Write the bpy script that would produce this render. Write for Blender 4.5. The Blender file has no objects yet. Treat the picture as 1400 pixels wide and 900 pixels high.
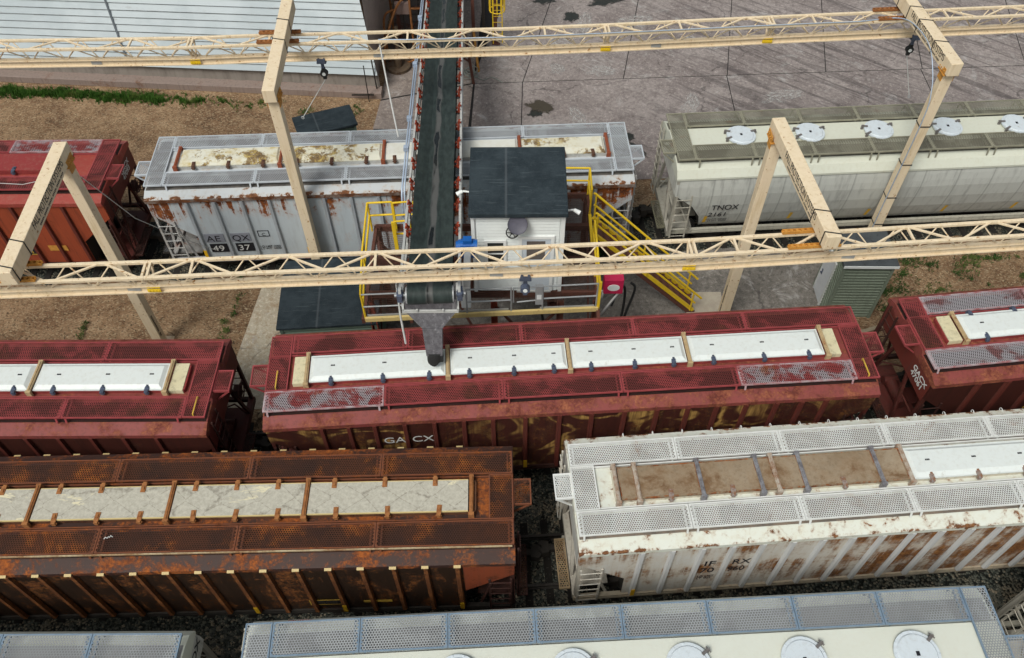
import bpy, math, random
from mathutils import Vector, Matrix
R=math.radians
random.seed(7)
scene=bpy.context.scene
col=scene.collection

# ------------------------------------------------------------------ nodes
class NT:
    def __init__(s,name,rough=.6,metal=0.,spec=.3):
        s.m=bpy.data.materials.new(name); s.m.use_nodes=True
        s.t=s.m.node_tree; s.N=s.t.nodes; s.b=s.N['Principled BSDF']; s.out=s.N['Material Output']
        s.b.inputs['Roughness'].default_value=rough; s.b.inputs['Metallic'].default_value=metal
        s.b.inputs['Specular IOR Level'].default_value=spec
        s.co=None
    def L(s,a,b): s.t.links.new(a,b)
    def set(s,sock,v):
        if hasattr(v,'is_output') or isinstance(v,bpy.types.NodeSocket): s.L(v,sock)
        elif isinstance(v,(tuple,list)):
            n=len(sock.default_value); v=tuple(v)
            sock.default_value=(v+(1,))[:n] if len(v)<n else v[:n]
        else: sock.default_value=v
    def obj(s):
        if s.co is None: s.co=s.N.new('ShaderNodeTexCoord').outputs['Object']
        return s.co
    def sep(s):
        if not hasattr(s,'_sep'):
            n=s.N.new('ShaderNodeSeparateXYZ'); s.L(s.obj(),n.inputs[0]); s._sep=n.outputs
        return s._sep
    def map(s,scale=(1,1,1),loc=(0,0,0),rot=(0,0,0)):
        n=s.N.new('ShaderNodeMapping'); s.L(s.obj(),n.inputs[0])
        n.inputs['Scale'].default_value=scale; n.inputs['Location'].default_value=loc; n.inputs['Rotation'].default_value=rot
        return n.outputs[0]
    def rmap(s,ang,scale,loc=(0,0,0)):   # turn first, then stretch
        a=s.map((1,1,1),(0,0,0),(0,0,ang)); n=s.N.new('ShaderNodeMapping'); s.L(a,n.inputs[0]); n.inputs['Scale'].default_value=scale; n.inputs['Location'].default_value=loc
        return n.outputs[0]
    def noise(s,vec,scale,detail=4,rough=.6,dist=0.):
        n=s.N.new('ShaderNodeTexNoise'); s.L(vec,n.inputs['Vector'])
        n.inputs['Scale'].default_value=scale; n.inputs['Detail'].default_value=detail
        n.inputs['Roughness'].default_value=rough; n.inputs['Distortion'].default_value=dist
        return n.outputs['Fac']
    def vor(s,vec,scale,out='Color',feature='F1',rand=1.):
        n=s.N.new('ShaderNodeTexVoronoi'); n.feature=feature; s.L(vec,n.inputs['Vector'])
        n.inputs['Scale'].default_value=scale; n.inputs['Randomness'].default_value=rand
        return n.outputs[out]
    def M(s,op,a,b=0.,c=0.):
        n=s.N.new('ShaderNodeMath'); n.operation=op
        for i,v in enumerate((a,b,c)): s.set(n.inputs[i],v)
        return n.outputs[0]
    def ss(s,v,a,b):
        n=s.N.new('ShaderNodeMapRange'); n.interpolation_type='SMOOTHSTEP'
        s.set(n.inputs['Value'],v); n.inputs['From Min'].default_value=a; n.inputs['From Max'].default_value=b
        return n.outputs[0]
    def mix(s,f,a,b,mode='MIX'):
        n=s.N.new('ShaderNodeMix'); n.data_type='RGBA'; n.blend_type=mode
        s.set(n.inputs[0],f); s.set(n.inputs[6],a); s.set(n.inputs[7],b)
        return n.outputs[2]
    def ramp(s,f,stops):
        n=s.N.new('ShaderNodeValToRGB'); e=n.color_ramp.elements
        while len(e)<len(stops): e.new(.5)
        for el,(p,c) in zip(e,stops): el.position=p; el.color=tuple(c)+(1,)
        s.L(f,n.inputs[0]); return n.outputs[0]
    def color(s,c): s.set(s.b.inputs['Base Color'],c); return s
    def rough(s,v): s.set(s.b.inputs['Roughness'],v); return s
    def bump(s,h,strength=.3,dist=.02):
        n=s.N.new('ShaderNodeBump'); n.inputs['Strength'].default_value=strength; n.inputs['Distance'].default_value=dist
        s.L(h,n.inputs['Height']); s.L(n.outputs[0],s.b.inputs['Normal']); return s
    def holes(s,mask):   # mask 1 = hole
        t=s.N.new('ShaderNodeBsdfTransparent'); x=s.N.new('ShaderNodeMixShader')
        s.L(mask,x.inputs[0]); s.L(s.b.outputs[0],x.inputs[1]); s.L(t.outputs[0],x.inputs[2]); s.L(x.outputs[0],s.out.inputs[0]); return s

RUST=[(.28,(.030,.011,.006)),(.42,(.095,.028,.010)),(.55,(.25,.070,.016)),(.72,(.44,.17,.045))]
DKRUST=[(.25,(.018,.009,.006)),(.5,(.05,.018,.010)),(.65,(.16,.045,.015)),(.85,(.36,.13,.03))]
def rusty(name,base,base2,rust=.4,streak=.5,grime=.4,grimecol=(.05,.045,.04),cols=RUST,rough=.6,seed=0.,edges=(),grad=None,soft=.06,
          scrawl=None,seams=None,sfreq=5.,big=1.0,halo=0.):
    t=NT(name,rough)
    loc=(seed*3.7,seed*1.3,seed*2.1)
    v=t.map(loc=loc); vs=t.map((sfreq,sfreq,.4),loc)
    n1=t.noise(v,big,9,.68,.4); st=t.noise(vs,1.,5,.6); fi=t.noise(v,14.,6,.65)
    m=t.M('ADD',t.M('MULTIPLY',n1,1-.6*streak),t.M('MULTIPLY',st,.6*streak))
    m=t.M('ADD',t.M('MULTIPLY',m,.82),t.M('MULTIPLY',fi,.18))
    if edges:
        hf=t.ss(t.noise(t.map((sfreq*2.6,sfreq*2.6,.16),loc),1.,5,.65),.38,.66); pt=t.ss(t.noise(v,.7,3,.6),.36,.60)
    for z0,w,a in edges:
        dz=t.M('SUBTRACT',z0,t.sep()[2])
        below=t.M('SUBTRACT',1.,t.M('DIVIDE',dz,w)); above=t.M('ADD',1.,t.M('DIVIDE',dz,w*.16))
        d=t.M('MAXIMUM',t.M('MINIMUM',t.M('MINIMUM',below,above),1.),0.)
        m=t.M('ADD',m,t.M('MULTIPLY',t.M('MULTIPLY',d,a),t.M('ADD',.30,t.M('MULTIPLY',t.M('MULTIPLY',hf,pt),1.5))))
    if grad:
        x0,x1,a=grad; g=t.ss(t.sep()[0],x0,x1); m=t.M('ADD',m,t.M('MULTIPLY',g,a))
    th=.72-.42*rust
    mask=t.ss(m,th-soft,th+soft)
    b=t.mix(t.noise(v,.8,4,.6),base,base2)
    b=t.mix(t.M('MULTIPLY',t.ss(t.noise(vs,1.7,6,.7),.45,.75),grime),b,grimecol)
    if seams:
        fr=t.M('FRACT',t.M('DIVIDE',t.M('ADD',t.sep()[0],.3),seams))
        ln=t.M('MAXIMUM',t.ss(fr,.06,.0),t.ss(fr,.985,1.))
        b=t.mix(t.M('MULTIPLY',ln,.5),b,tuple(c*.3 for c in base))
    if scrawl:
        sv=t.map((.9,.9,1.1),(seed+9,seed,seed)); sn=t.noise(sv,.62,3,.5,.9)
        rid=t.ss(t.M('ABSOLUTE',t.M('SUBTRACT',sn,.5)),.055,.008)
        gate=t.ss(t.noise(v,.30,2,.5),.40,.52)
        drip=t.ss(t.noise(t.map((9,9,.5),loc),1.,4,.6),.35,.65)
        b=t.mix(t.M('MULTIPLY',t.M('MULTIPLY',rid,gate),t.M('ADD',.25,t.M('MULTIPLY',drip,.7))),b,scrawl)
    rc=t.ramp(t.M('ADD',t.M('MULTIPLY',fi,.5),t.M('MULTIPLY',t.noise(v,3.3,5,.6),.5)),cols)
    b=t.mix(t.M('MULTIPLY',t.ss(m,th-soft*2.6-.03,th+.01),halo),b,cols[-1][1])
    c=t.mix(mask,b,rc)
    t.color(c); t.rough(t.M('ADD',rough-.05,t.M('MULTIPLY',mask,.3)))
    t.bump(t.M('ADD',t.M('MULTIPLY',fi,.35),mask),.25,.008)
    return t.m
def paint(name,c,c2=None,rough=.5,metal=0.,scale=2.,bump=.1,speck=None):
    t=NT(name,rough,metal); v=t.obj()
    n=t.noise(v,scale,6,.65); f=t.noise(v,scale*11,4,.6)
    k=t.mix(t.ss(t.M('ADD',t.M('MULTIPLY',n,.7),t.M('MULTIPLY',f,.3)),.35,.65),c,c2 or tuple(x*.75 for x in c))
    if speck:
        k=t.mix(t.ss(t.noise(v,scale*4,7,.7),.60,.68),k,speck)
    t.color(k)
    if bump: t.bump(f,bump,.006)
    return t.m
def hexmask(t,pitch,rad,ix=0,iy=1):
    X=t.M('DIVIDE',t.sep()[ix],pitch); Y=t.M('DIVIDE',t.sep()[iy],pitch*1.7320508)
    def cell(ox):
        a=t.M('SUBTRACT',t.M('FRACT',t.M('ADD',X,ox)),.5); b=t.M('MULTIPLY',t.M('SUBTRACT',t.M('FRACT',t.M('ADD',Y,ox)),.5),1.7320508)
        return t.M('ADD',t.M('MULTIPLY',a,a),t.M('MULTIPLY',b,b))
    d=t.M('MINIMUM',cell(100.),cell(100.5))
    return t.M('LESS_THAN',d,(rad/pitch)**2)
def perf(name,c,c2,rust=.2,sc=.9,pitch=.060,rad=.0205,cols=RUST,seed=0.,rough=.55,lo=.44,hi=.56):
    t=NT(name,rough); v=t.map(loc=(seed*5,seed*2,0))
    b=t.mix(t.ss(t.noise(v,sc,5,.65,.5),lo,hi),c,c2)
    m=t.ss(t.noise(v,.8,7,.65,.4),.72-.42*rust-.07,.72-.42*rust+.07)
    b=t.mix(m,b,t.ramp(t.noise(v,5,5,.6),cols))
    t.color(b); t.holes(hexmask(t,pitch,rad)); return t.m
def grating(name,c,c2,px=.09,wx=.6,py=.035,wy=.25):
    t=NT(name,.7); t.color(t.mix(t.ss(t.noise(t.obj(),3,4,.6),.4,.6),c,c2))
    a=t.M('LESS_THAN',t.M('FRACT',t.M('ADD',t.M('DIVIDE',t.sep()[0],py),100.)),1-wy)
    b=t.M('LESS_THAN',t.M('FRACT',t.M('ADD',t.M('DIVIDE',t.sep()[1],px),100.)),1-.12)
    t.holes(t.M('MULTIPLY',a,b)); return t.m

# ------------------------------------------------------------------ mesh builder
class MB:
    def __init__(s): s.v=[]; s.f=[]; s.mi=[]; s.sm=[]
    def add(s,vs,fs,mi=0,smooth=False):
        o=len(s.v); s.v+= [tuple(v) for v in vs]
        for f in fs: s.f.append([i+o for i in f]); s.mi.append(mi); s.sm.append(smooth)
        return s
    def box(s,x0,x1,y0,y1,z0,z1,mi=0):
        return s.add([(x,y,z) for z in (z0,z1) for y in (y0,y1) for x in (x0,x1)],
            [(0,2,3,1),(4,5,7,6),(0,1,5,4),(1,3,7,5),(3,2,6,7),(2,0,4,6)],mi)
    def bar(s,a,b,w,h=None,mi=0,up=(0,0,1)):
        h=h or w; a=Vector(a); b=Vector(b); d=(b-a).normalized(); u=Vector(up)
        if abs(d.dot(u))>.98: u=Vector((0,1,0))
        x=d.cross(u).normalized(); u=x.cross(d).normalized()
        vs=[p+x*(i*w/2)+u*(j*h/2) for p in (a,b) for i,j in ((-1,-1),(1,-1),(1,1),(-1,1))]
        return s.add(vs,[(3,2,1,0),(4,5,6,7),(0,1,5,4),(1,2,6,5),(2,3,7,6),(3,0,4,7)],mi)
    def tube(s,pts,r,n=8,mi=0,cap=True):
        pts=[Vector(p) for p in pts]; rings=[]; x=None
        for i,p in enumerate(pts):
            d=(pts[min(i+1,len(pts)-1)]-pts[max(i-1,0)]).normalized()
            if x is None: x=d.orthogonal().normalized()
            else: x=(x-d*x.dot(d)).normalized()
            y=d.cross(x); rings.append([p+(x*math.cos(2*math.pi*k/n)+y*math.sin(2*math.pi*k/n))*r for k in range(n)])
        vs=[v for g in rings for v in g]; fs=[]
        for i in range(len(pts)-1):
            for k in range(n): fs.append((i*n+k,i*n+(k+1)%n,(i+1)*n+(k+1)%n,(i+1)*n+k))
        s.add(vs,fs,mi,True)
        if cap: s.add(rings[0],[tuple(range(n-1,-1,-1))],mi); s.add(rings[-1],[tuple(range(n))],mi)
        return s
    def cyl(s,a,b,r,n=20,mi=0,r2=None):
        a=Vector(a); b=Vector(b); d=(b-a).normalized(); x=d.orthogonal().normalized(); y=d.cross(x); r2=r if r2 is None else r2
        A=[a+(x*math.cos(2*math.pi*k/n)+y*math.sin(2*math.pi*k/n))*r for k in range(n)]
        B=[b+(x*math.cos(2*math.pi*k/n)+y*math.sin(2*math.pi*k/n))*r2 for k in range(n)]
        s.add(A+B,[(k,(k+1)%n,n+(k+1)%n,n+k) for k in range(n)],mi,True)
        s.add(A,[tuple(range(n-1,-1,-1))],mi); s.add(B,[tuple(range(n))],mi); return s
    def prism(s,poly,axis,a,b,mi=0):   # poly in the two other axes (order x,y,z minus axis)
        def P(p,t): return {'x':(t,p[0],p[1]),'y':(p[0],t,p[1]),'z':(p[0],p[1],t)}[axis]
        n=len(poly); vs=[P(p,a) for p in poly]+[P(p,b) for p in poly]
        return s.add(vs,[tuple(range(n-1,-1,-1)),tuple(range(n,2*n))]+[(i,(i+1)%n,n+(i+1)%n,n+i) for i in range(n)],mi)
    def torus(s,c,R_,r,n=24,m=8,axis=(0,0,1),mi=0):
        ax=Vector(axis).normalized(); x=ax.orthogonal().normalized(); y=ax.cross(x); c=Vector(c)
        return s.tube([c+(x*math.cos(2*math.pi*k/n)+y*math.sin(2*math.pi*k/n))*R_ for k in range(n+1)],r,m,mi,False)
    def quad(s,a,b,c,d,mi=0): return s.add([a,b,c,d],[(0,1,2,3)],mi)
    def mesh(s,name,mats):
        me=bpy.data.meshes.new(name); me.from_pydata(s.v,[],s.f)
        for m in mats: me.materials.append(m)
        me.polygons.foreach_set('material_index',s.mi); me.polygons.foreach_set('use_smooth',s.sm); 
        import bmesh
        bm=bmesh.new(); bm.from_mesh(me); bmesh.ops.recalc_face_normals(bm,faces=bm.faces); bm.to_mesh(me); bm.free()
        me.update(); return me
    def build(s,name,mats,parent=None,world=False,**kw):
        if not isinstance(mats,(list,tuple)): mats=[mats]
        if world and parent:
            o=Vector((0,0,0)); q=parent
            while q: o=o+q.location; q=q.parent
            s.v=[(a-o.x,b-o.y,c-o.z) for a,b,c in s.v]
        return link(name,s.mesh(name,mats),parent,**kw)
def link(name,data,parent=None,label=None,cat=None,group=None,kind=None,bevel=0):
    o=bpy.data.objects.new(name,data); col.objects.link(o)
    if parent: o.parent=parent
    if label: o['label']=label
    if cat: o['category']=cat
    if group: o['group']=group
    if kind: o['kind']=kind
    if bevel:
        b=o.modifiers.new('bevel','BEVEL'); b.width=bevel; b.segments=2; b.limit_method='ANGLE'
    return o
def root(name,label,cat,loc=(0,0,0),rz=0.,group=None):
    o=link(name,None,None,label,cat,group); o.location=loc; o.rotation_euler=(0,0,rz); o.empty_display_size=.3; return o
TEXTS=[]
def text(name,body,size,m,parent,loc,rot,sx=1.,bold=.0,align='LEFT',shear=0.):
    c=bpy.data.curves.new(name,'FONT'); c.body=body; c.size=size; c.extrude=.002; c.offset=bold; c.align_x=align; c.shear=shear
    c.space_line=.85
    c.materials.append(m); o=link(name,c,parent); TEXTS.append(o); o.location=loc; o.rotation_euler=rot; o.scale=(sx,1,1); return o

# ------------------------------------------------------------------ materials
Mt={}
CREAM=(.80,.655,.475)
Mt['beam']=rusty('cream_beam_paint',CREAM,(.73,.60,.42),rust=.235,streak=.1,grime=.7,grimecol=(.60,.45,.25),rough=.5,seed=1,big=7.,soft=.02,halo=.25,cols=[(.3,(.12,.05,.02)),(.5,(.28,.11,.03)),(.7,(.50,.28,.10))])
Mt['beam_brown']=paint('rusty_hanger_steel',(.22,.085,.03),(.36,.15,.05),.8,scale=6)
Mt['beam_orange']=paint('orange_hanger_paint',(.62,.30,.06),(.45,.2,.04),.6,scale=5,speck=(.2,.06,.02))
Mt['yellow']=rusty('yellow_rail_paint',(.80,.56,.03),(.72,.46,.02),rust=.08,streak=.2,grime=.1,rough=.45,seed=2,big=4.)
Mt['yellow_pale']=rusty('pale_yellow_toe_plate',(.72,.56,.24),(.62,.45,.18),rust=.22,streak=.2,grime=.2,rough=.5,seed=3,big=3.)
Mt['brown_steel']=rusty('brown_primer_steel',(.14,.055,.038),(.10,.04,.03),rust=.3,streak=.3,rough=.7,seed=4,cols=DKRUST)
Mt['red_steel']=paint('red_primer_steel',(.30,.06,.035),(.22,.05,.03),.65,scale=3)
Mt['galv']=paint('galvanised_steel',(.42,.43,.43),(.32,.33,.34),.45,.3,scale=3)
Mt['galv_lt']=paint('pale_galvanised_rail',(.55,.55,.53),(.45,.45,.44),.5,.1,scale=3)
Mt['black']=paint('black_rubber',(.018,.018,.018),(.03,.03,.03),.6)
Mt['dark']=rusty('grimy_dark_underframe',(.022,.020,.018),(.035,.028,.022),rust=.22,streak=.2,rough=.8,seed=5,cols=DKRUST)  # grime on the underframes, painted shade on the hull undersides
Mt['dark_red']=rusty('dark_red_frame',(.055,.018,.014),(.04,.016,.012),rust=.3,rough=.8,seed=6,cols=DKRUST)
Mt['wheel']=paint('worn_wheel_steel',(.06,.055,.05),(.10,.095,.09),.45,.5)
Mt['white']=paint('white_enamel',(.80,.81,.79),(.74,.76,.75),.4,scale=1.5)
Mt['hatch_white']=rusty('white_fibreglass_cover',(.70,.735,.72),(.64,.675,.66),rust=.10,streak=0.,grime=.35,grimecol=(.50,.48,.42),seed=9,rough=.45,big=1.1,cols=[(.3,(.3,.27,.22)),(.7,(.45,.42,.36))])
Mt['hatch_tan']=rusty('tan_hatch_strap',(.50,.37,.21),(.42,.30,.16),rust=.3,streak=.2,rough=.6,seed=7,big=3)
Mt['hatch_cream']=rusty('cream_hatch_end',(.66,.62,.44),(.6,.52,.32),rust=.25,streak=.2,rough=.6,seed=8,big=2)
Mt['latch']=paint('blue_grey_latch_steel',(.13,.16,.24),(.08,.09,.12),.45,.4,scale=8)
Mt['rail']=paint('rail_steel',(.05,.042,.036),(.10,.09,.08),.5,.4)
Mt['tie']=paint('creosote_sleeper_wood',(.018,.016,.014),(.03,.026,.022),.9)
Mt['txt_black']=paint('black_lettering',(.015,.015,.02),None,.6,bump=0)
Mt['txt_white']=paint('white_lettering',(.72,.72,.70),None,.6,bump=0)
Mt['txt_yellow']=paint('yellow_lettering',(.62,.40,.06),(.4,.25,.05),.6,bump=0)
Mt['txt_red']=paint('red_lettering',(.45,.05,.05),None,.6,bump=0)
Mt['reflect']=paint('yellow_reflector',(.80,.47,.02),(.7,.4,.02),.4,bump=0)
Mt['idler']=paint('orange_idler_paint',(.33,.055,.025),(.21,.04,.022),.55,scale=6)
Mt['blue']=paint('blue_motor_paint',(.015,.12,.42),(.01,.09,.33),.4)
Mt['conduit']=paint('blue_grey_conduit',(.42,.50,.62),(.36,.43,.54),.4,.2)
Mt['magenta']=paint('magenta_red_panel',(.55,.025,.09),(.48,.02,.07),.45)
Mt['concrete_lt']=paint('pale_concrete',(.44,.39,.31),(.36,.31,.25),.85,scale=3)
Mt['wood']=paint('weathered_plank',(.35,.29,.2),(.25,.2,.14),.85,scale=5)
Mt['glass']=NT('window_glass',.08,0,.5).color((.03,.035,.035)).m
Mt['bpost']=paint('x',(.1,.1,.1))

def siding(name,c,pitch,axis=2,depth=1.,rough=.5,c2=None):
    t=NT(name,rough); f=t.M('FRACT',t.M('ADD',t.M('DIVIDE',t.sep()[axis],pitch),50.))
    b=t.mix(t.noise(t.obj(),1.5,5,.6),c,c2 or tuple(x*.9 for x in c)); t.color(b)
    t.bump(f,depth,pitch*.25); return t.m

# ------------------------------------------------------------------ ground
def ground_dirt():
    t=NT('dirt_with_wood_chips',.95,0,.1); v=t.obj()
    a=t.noise(v,.35,6,.65,.3); b=t.noise(v,1.7,7,.7,.3); c=t.ramp(t.M('ADD',t.M('MULTIPLY',a,.55),t.M('MULTIPLY',b,.45)),
        [(.33,(.085,.050,.031)),(.46,(.19,.112,.064)),(.56,(.285,.18,.104)),(.68,(.40,.28,.175))])
    ch=t.vor(t.map((1,1.9,1)),16.,'Color'); h=t.N.new('ShaderNodeSeparateColor'); t.L(ch,h.inputs[0])
    pk=t.ss(h.outputs[0],.55,.95); dk=t.ss(h.outputs[1],.75,.95)
    c=t.mix(t.M('MULTIPLY',pk,.55),c,(.46,.36,.23)); c=t.mix(t.M('MULTIPLY',dk,.6),c,(.045,.032,.022))
    t.color(c); t.bump(t.M('ADD',t.M('MULTIPLY',b,1.),t.M('MULTIPLY',h.outputs[0],.3)),.7,.06); return t.m
def ground_ballast(name,k=1.):
    t=NT(name,.9,0,.2); v=t.obj()
    ch=t.vor(v,15.,'Color'); d=t.vor(v,15.,'Distance'); h=t.N.new('ShaderNodeSeparateColor'); t.L(ch,h.inputs[0])
    c=t.ramp(h.outputs[0],[(.0,(.022*k,.025*k,.021*k)),(.5,(.052*k,.057*k,.048*k)),(.8,(.085*k,.084*k,.068*k)),(.97,(.15*k,.125*k,.09*k))])
    n=t.noise(v,.5,5,.65); c=t.mix(t.ss(n,.5,.72),c,(.15*k,.115*k,.075*k),'MIX')
    c=t.mix(t.ss(d,.35,.75),c,(.016,.018,.016)); 
    c=t.mix(t.M('MULTIPLY',t.ss(t.noise(v,.23,4,.6),.5,.65),.5),c,(.02,.024,.02))
    t.color(c); t.bump(t.M('SUBTRACT',1.,d),1.,.05); return t.m
def ground_concrete(name,c1,c2,stain,tyres=0.,scale=1.):
    t=NT(name,.85,0,.2); v=t.obj()
    a=t.noise(v,.28*scale,7,.68,.5); b=t.noise(v,2.2*scale,8,.72,.3); f=t.noise(v,30,3,.6)
    c=t.mix(t.ss(a,.36,.64),c1,c2); c=t.mix(t.M('MULTIPLY',t.ss(b,.46,.66),.6),c,stain); g2=t.noise(v,7.,6,.75,.4); c=t.mix(t.M('MULTIPLY',t.ss(g2,.52,.66),.7),c,tuple(x*1.5 for x in c2)); c=t.mix(t.M('MULTIPLY',t.ss(g2,.47,.34),.7),c,stain)
    c=t.mix(t.M('MULTIPLY',t.ss(f,.45,.75),.35),c,tuple(x*1.5 for x in c2))
    c=t.mix(t.M('MULTIPLY',t.ss(t.noise(v,.6,7,.75,1.2),.55,.68),.75),c,(.42,.40,.385))
    if tyres:
        vt=t.rmap(R(40),(.14,2.6,1),(3,1,0)); st=t.noise(vt,1.1,6,.6,.9)
        vt2=t.rmap(R(24),(.11,3.8,1),(1,4,0)); st2=t.noise(vt2,1.,6,.6,.6)
        g=t.ss(t.sep()[0],1.,13.)
        c=t.mix(t.M('MULTIPLY',t.M('MULTIPLY',t.ss(st,.50,.60),g),tyres),c,(.055,.046,.047))
        c=t.mix(t.M('MULTIPLY',t.M('MULTIPLY',t.ss(st2,.5,.66),g),tyres*.6),c,(.055,.046,.05))
    ckn=t.N.new('ShaderNodeTexNoise'); t.L(v,ckn.inputs['Vector']); ckn.inputs['Scale'].default_value=.5; ckn.inputs['Detail'].default_value=6; ckm=t.N.new('ShaderNodeVectorMath'); ckm.operation='MULTIPLY_ADD'; t.L(ckn.outputs['Color'],ckm.inputs[0]); ckm.inputs[1].default_value=(2.2,2.2,0); t.L(v,ckm.inputs[2])
    ck=t.vor(ckm.outputs[0],.2,'Distance','DISTANCE_TO_EDGE')
    ckw=t.noise(v,3,5,.7); c=t.mix(t.M('MULTIPLY',t.ss(t.M('ADD',ck,t.M('MULTIPLY',ckw,.05)),.034,.026),t.M('MULTIPLY',t.ss(t.noise(v,.4,3,.6),.46,.56),.55)),c,(.05,.043,.043))
    t.color(c); t.bump(t.M('ADD',t.M('MULTIPLY',f,.4),b),.25,.02); return t.m
Mt['dirt']=ground_dirt(); Mt['ballast']=ground_ballast('dark_ballast_gravel',2.6); 
Mt['yard']=ground_concrete('mauve_yard_concrete',(.205,.172,.163),(.305,.265,.25),(.125,.103,.098),.5)
Mt['yard2']=ground_concrete('yard_concrete_by_pit',(.20,.165,.15),(.27,.225,.20),(.12,.095,.085))
Mt['pad']=ground_concrete('gravelly_pad_concrete',(.15,.135,.12),(.215,.195,.175),(.075,.07,.062),0,2.)
Mt['strip']=ground_concrete('pale_walkway_concrete',(.40,.34,.26),(.48,.43,.34),(.30,.2,.11))
Mt['joint']=paint('joint_filler',(.02,.018,.018),None,.9)
Mt['wet']=NT('wet_stain',.25,0,.4).color((.028,.030,.026)).m
def sheet(name,poly,z,m,kind='structure'):
    mb=MB(); mb.add([(x,y,z) for x,y in poly],[tuple(range(len(poly)))]); return mb.build(name,m,kind=kind)
sheet('ground',[(-400,-200),(400,-200),(400,700),(-400,700)],0.,Mt['dirt'])
def yA(x): return 22.42+ (0 if x<-18 else .0009*(x+18)**2+.0355*(x+18)*.9)
TR={'A':[(-45,22.0),(-30.5,22.38),(-22.3,22.44),(-14,22.55),(-4.17,22.98),(4.6,23.55),(13.74,24.27),(22,24.75),(40,26.2)],
    'B':[(-45,13.35),(-25,13.4),(-16.8,13.4),(-8,13.45),(1.65,14.08),(10.9,14.75),(20.17,15.8),(28.6,16.72),(45,18.9)],
    'C':[(-45,8.9),(-16.9,9.42),(-8.44,9.58),(.8,9.85),(9.95,10.54),(18.4,11.15),(45,13.4)],
    'D':[(-45,5.0),(-24,5.05),(-15.9,5.06),(-7,5.2),(2.53,5.67),(12,6.2),(21.3,6.95),(45,9.3)]}
def sm(pl):   # dense catmull-rom through the polyline
    out=[]
    P=[pl[0]]+pl+[pl[-1]]
    for i in range(1,len(P)-2):
        p0,p1,p2,p3=[Vector(p) for p in P[i-1:i+3]]
        for k in range(8):
            t=k/8; out.append(.5*((2*p1)+(p2-p0)*t+(2*p0-5*p1+4*p2-p3)*t*t+(3*p1-p0-3*p2+p3)*t**3))
    out.append(Vector(pl[-1])); return out
def ribbon(pl,off): 
    o=[]
    for i,p in enumerate(pl):
        d=(pl[min(i+1,len(pl)-1)]-pl[max(i-1,0)]).normalized(); o.append((p.x-d.y*off,p.y+d.x*off))
    return o
def yat(pl,x):
    for a,b in zip(pl,pl[1:]):
        if a[0]<=x<=b[0]: return a[1]+(b[1]-a[1])*(x-a[0])/(b[0]-a[0])
    return pl[0][1] if x<pl[0][0] else pl[-1][1]
# ballast: one bed in front, a narrow one under the rear track
def band(name,lo,hi,z,m):
    mb=MB(); n=len(lo)
    mb.add([(a[0],a[1],z) for a in lo]+[(a[0],a[1],z) for a in hi],[(i,i+1,n+i+1,n+i) for i in range(n-1)]); return mb.build(name,m,kind='structure')
xs=[-60+2.5*i for i in range(50)]
band('ballast_ground',[(x,-40) for x in xs],[(x,yat(TR['B'],x)+(.9+.35*math.sin(x*.9)+.2*math.sin(x*2.3))) for x in xs],.004,Mt['ballast'])
band('rear_ballast',[(x,yat(TR['A'],x)-(1.5+.3*math.sin(x*1.3))) for x in xs],[(x,yat(TR['A'],x)+1.5+.25*math.sin(x*.8)) for x in xs],.006,ground_ballast('brown_grey_ballast',1.5))
# concrete yard: joint sheet below, slabs above
sheet('yard_joint_bed',[(-6.3,26.2),(90,31.5),(90,120),(-3,120),(-6.0,31.8)],.010,Mt['joint'])
def slab(name,poly,m,g=.035,z=.02):
    c=Vector((sum(p[0] for p in poly)/len(poly),sum(p[1] for p in poly)/len(poly)))
    q=[]
    n=len(poly)
    for i,p in enumerate(poly):
        p=Vector(p); a=(Vector(poly[i-1])-p).normalized(); b=(Vector(poly[(i+1)%n])-p).normalized()
        q.append(p+(a+b)*g)
    return sheet(name,[(p.x,p.y) for p in q],z,m)
def yj(x): return 33.34+.047*x
vx=[-6.1,-1.9,.56,5.3,10.23,14.94,19.58,24.6,29.6,34.6,44]
def lean(x,y): return x+(y-yj(x))*(.22 if x<3 else .2)
for i in range(1,len(vx)-1):
    a,b=vx[i],vx[i+1]
    for (y0,y1) in ((0,7.6),(7.6,15),(15,40)):
        slab('concrete_slab',[(lean(a,yj(a)+y0),yj(a)+y0),(lean(b,yj(b)+y0),yj(b)+y0),(lean(b,yj(b)+y1),yj(b)+y1),(lean(a,yj(a)+y1),yj(a)+y1)],Mt['yard'],.02)
lo=[-1.7,.55,10.2,19.5,29.6,44]
for a,b in zip(lo,lo[1:]): slab('concrete_slab',[(a-.2,26.25+.05*a),(b-.2,26.25+.05*b),(b,yj(b)),(a,yj(a))],Mt['yard'],.02)
slab('concrete_slab',[(-6.15,29.95),(-1.9,29.7),(-1.75,33.25),(-6.0,32.0)],Mt['yard2'],.02)
slab('concrete_slab',[(-6.2,26.1),(-1.9,26.15),(-1.9,29.66),(-6.15,29.9)],Mt['yard2'],.02)
slab('concrete_slab',[(-6.0,32.06),(-1.75,33.3),(-.5,60),(-5.2,60)],Mt['yard2'],.02)
sheet('concrete_pad',[(-6.9,16.2),(11.3,16.6),(11.35,20.4),(13.1,21.9),(8.5,22.6),(-2,21.4),(-6.9,21.1)],.012,Mt['pad'])
sheet('walkway',[(-9.85,15.2),(-6.8,15.3),(-6.8,21.1),(-9.35,20.9)],.016,Mt['strip'])
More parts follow.
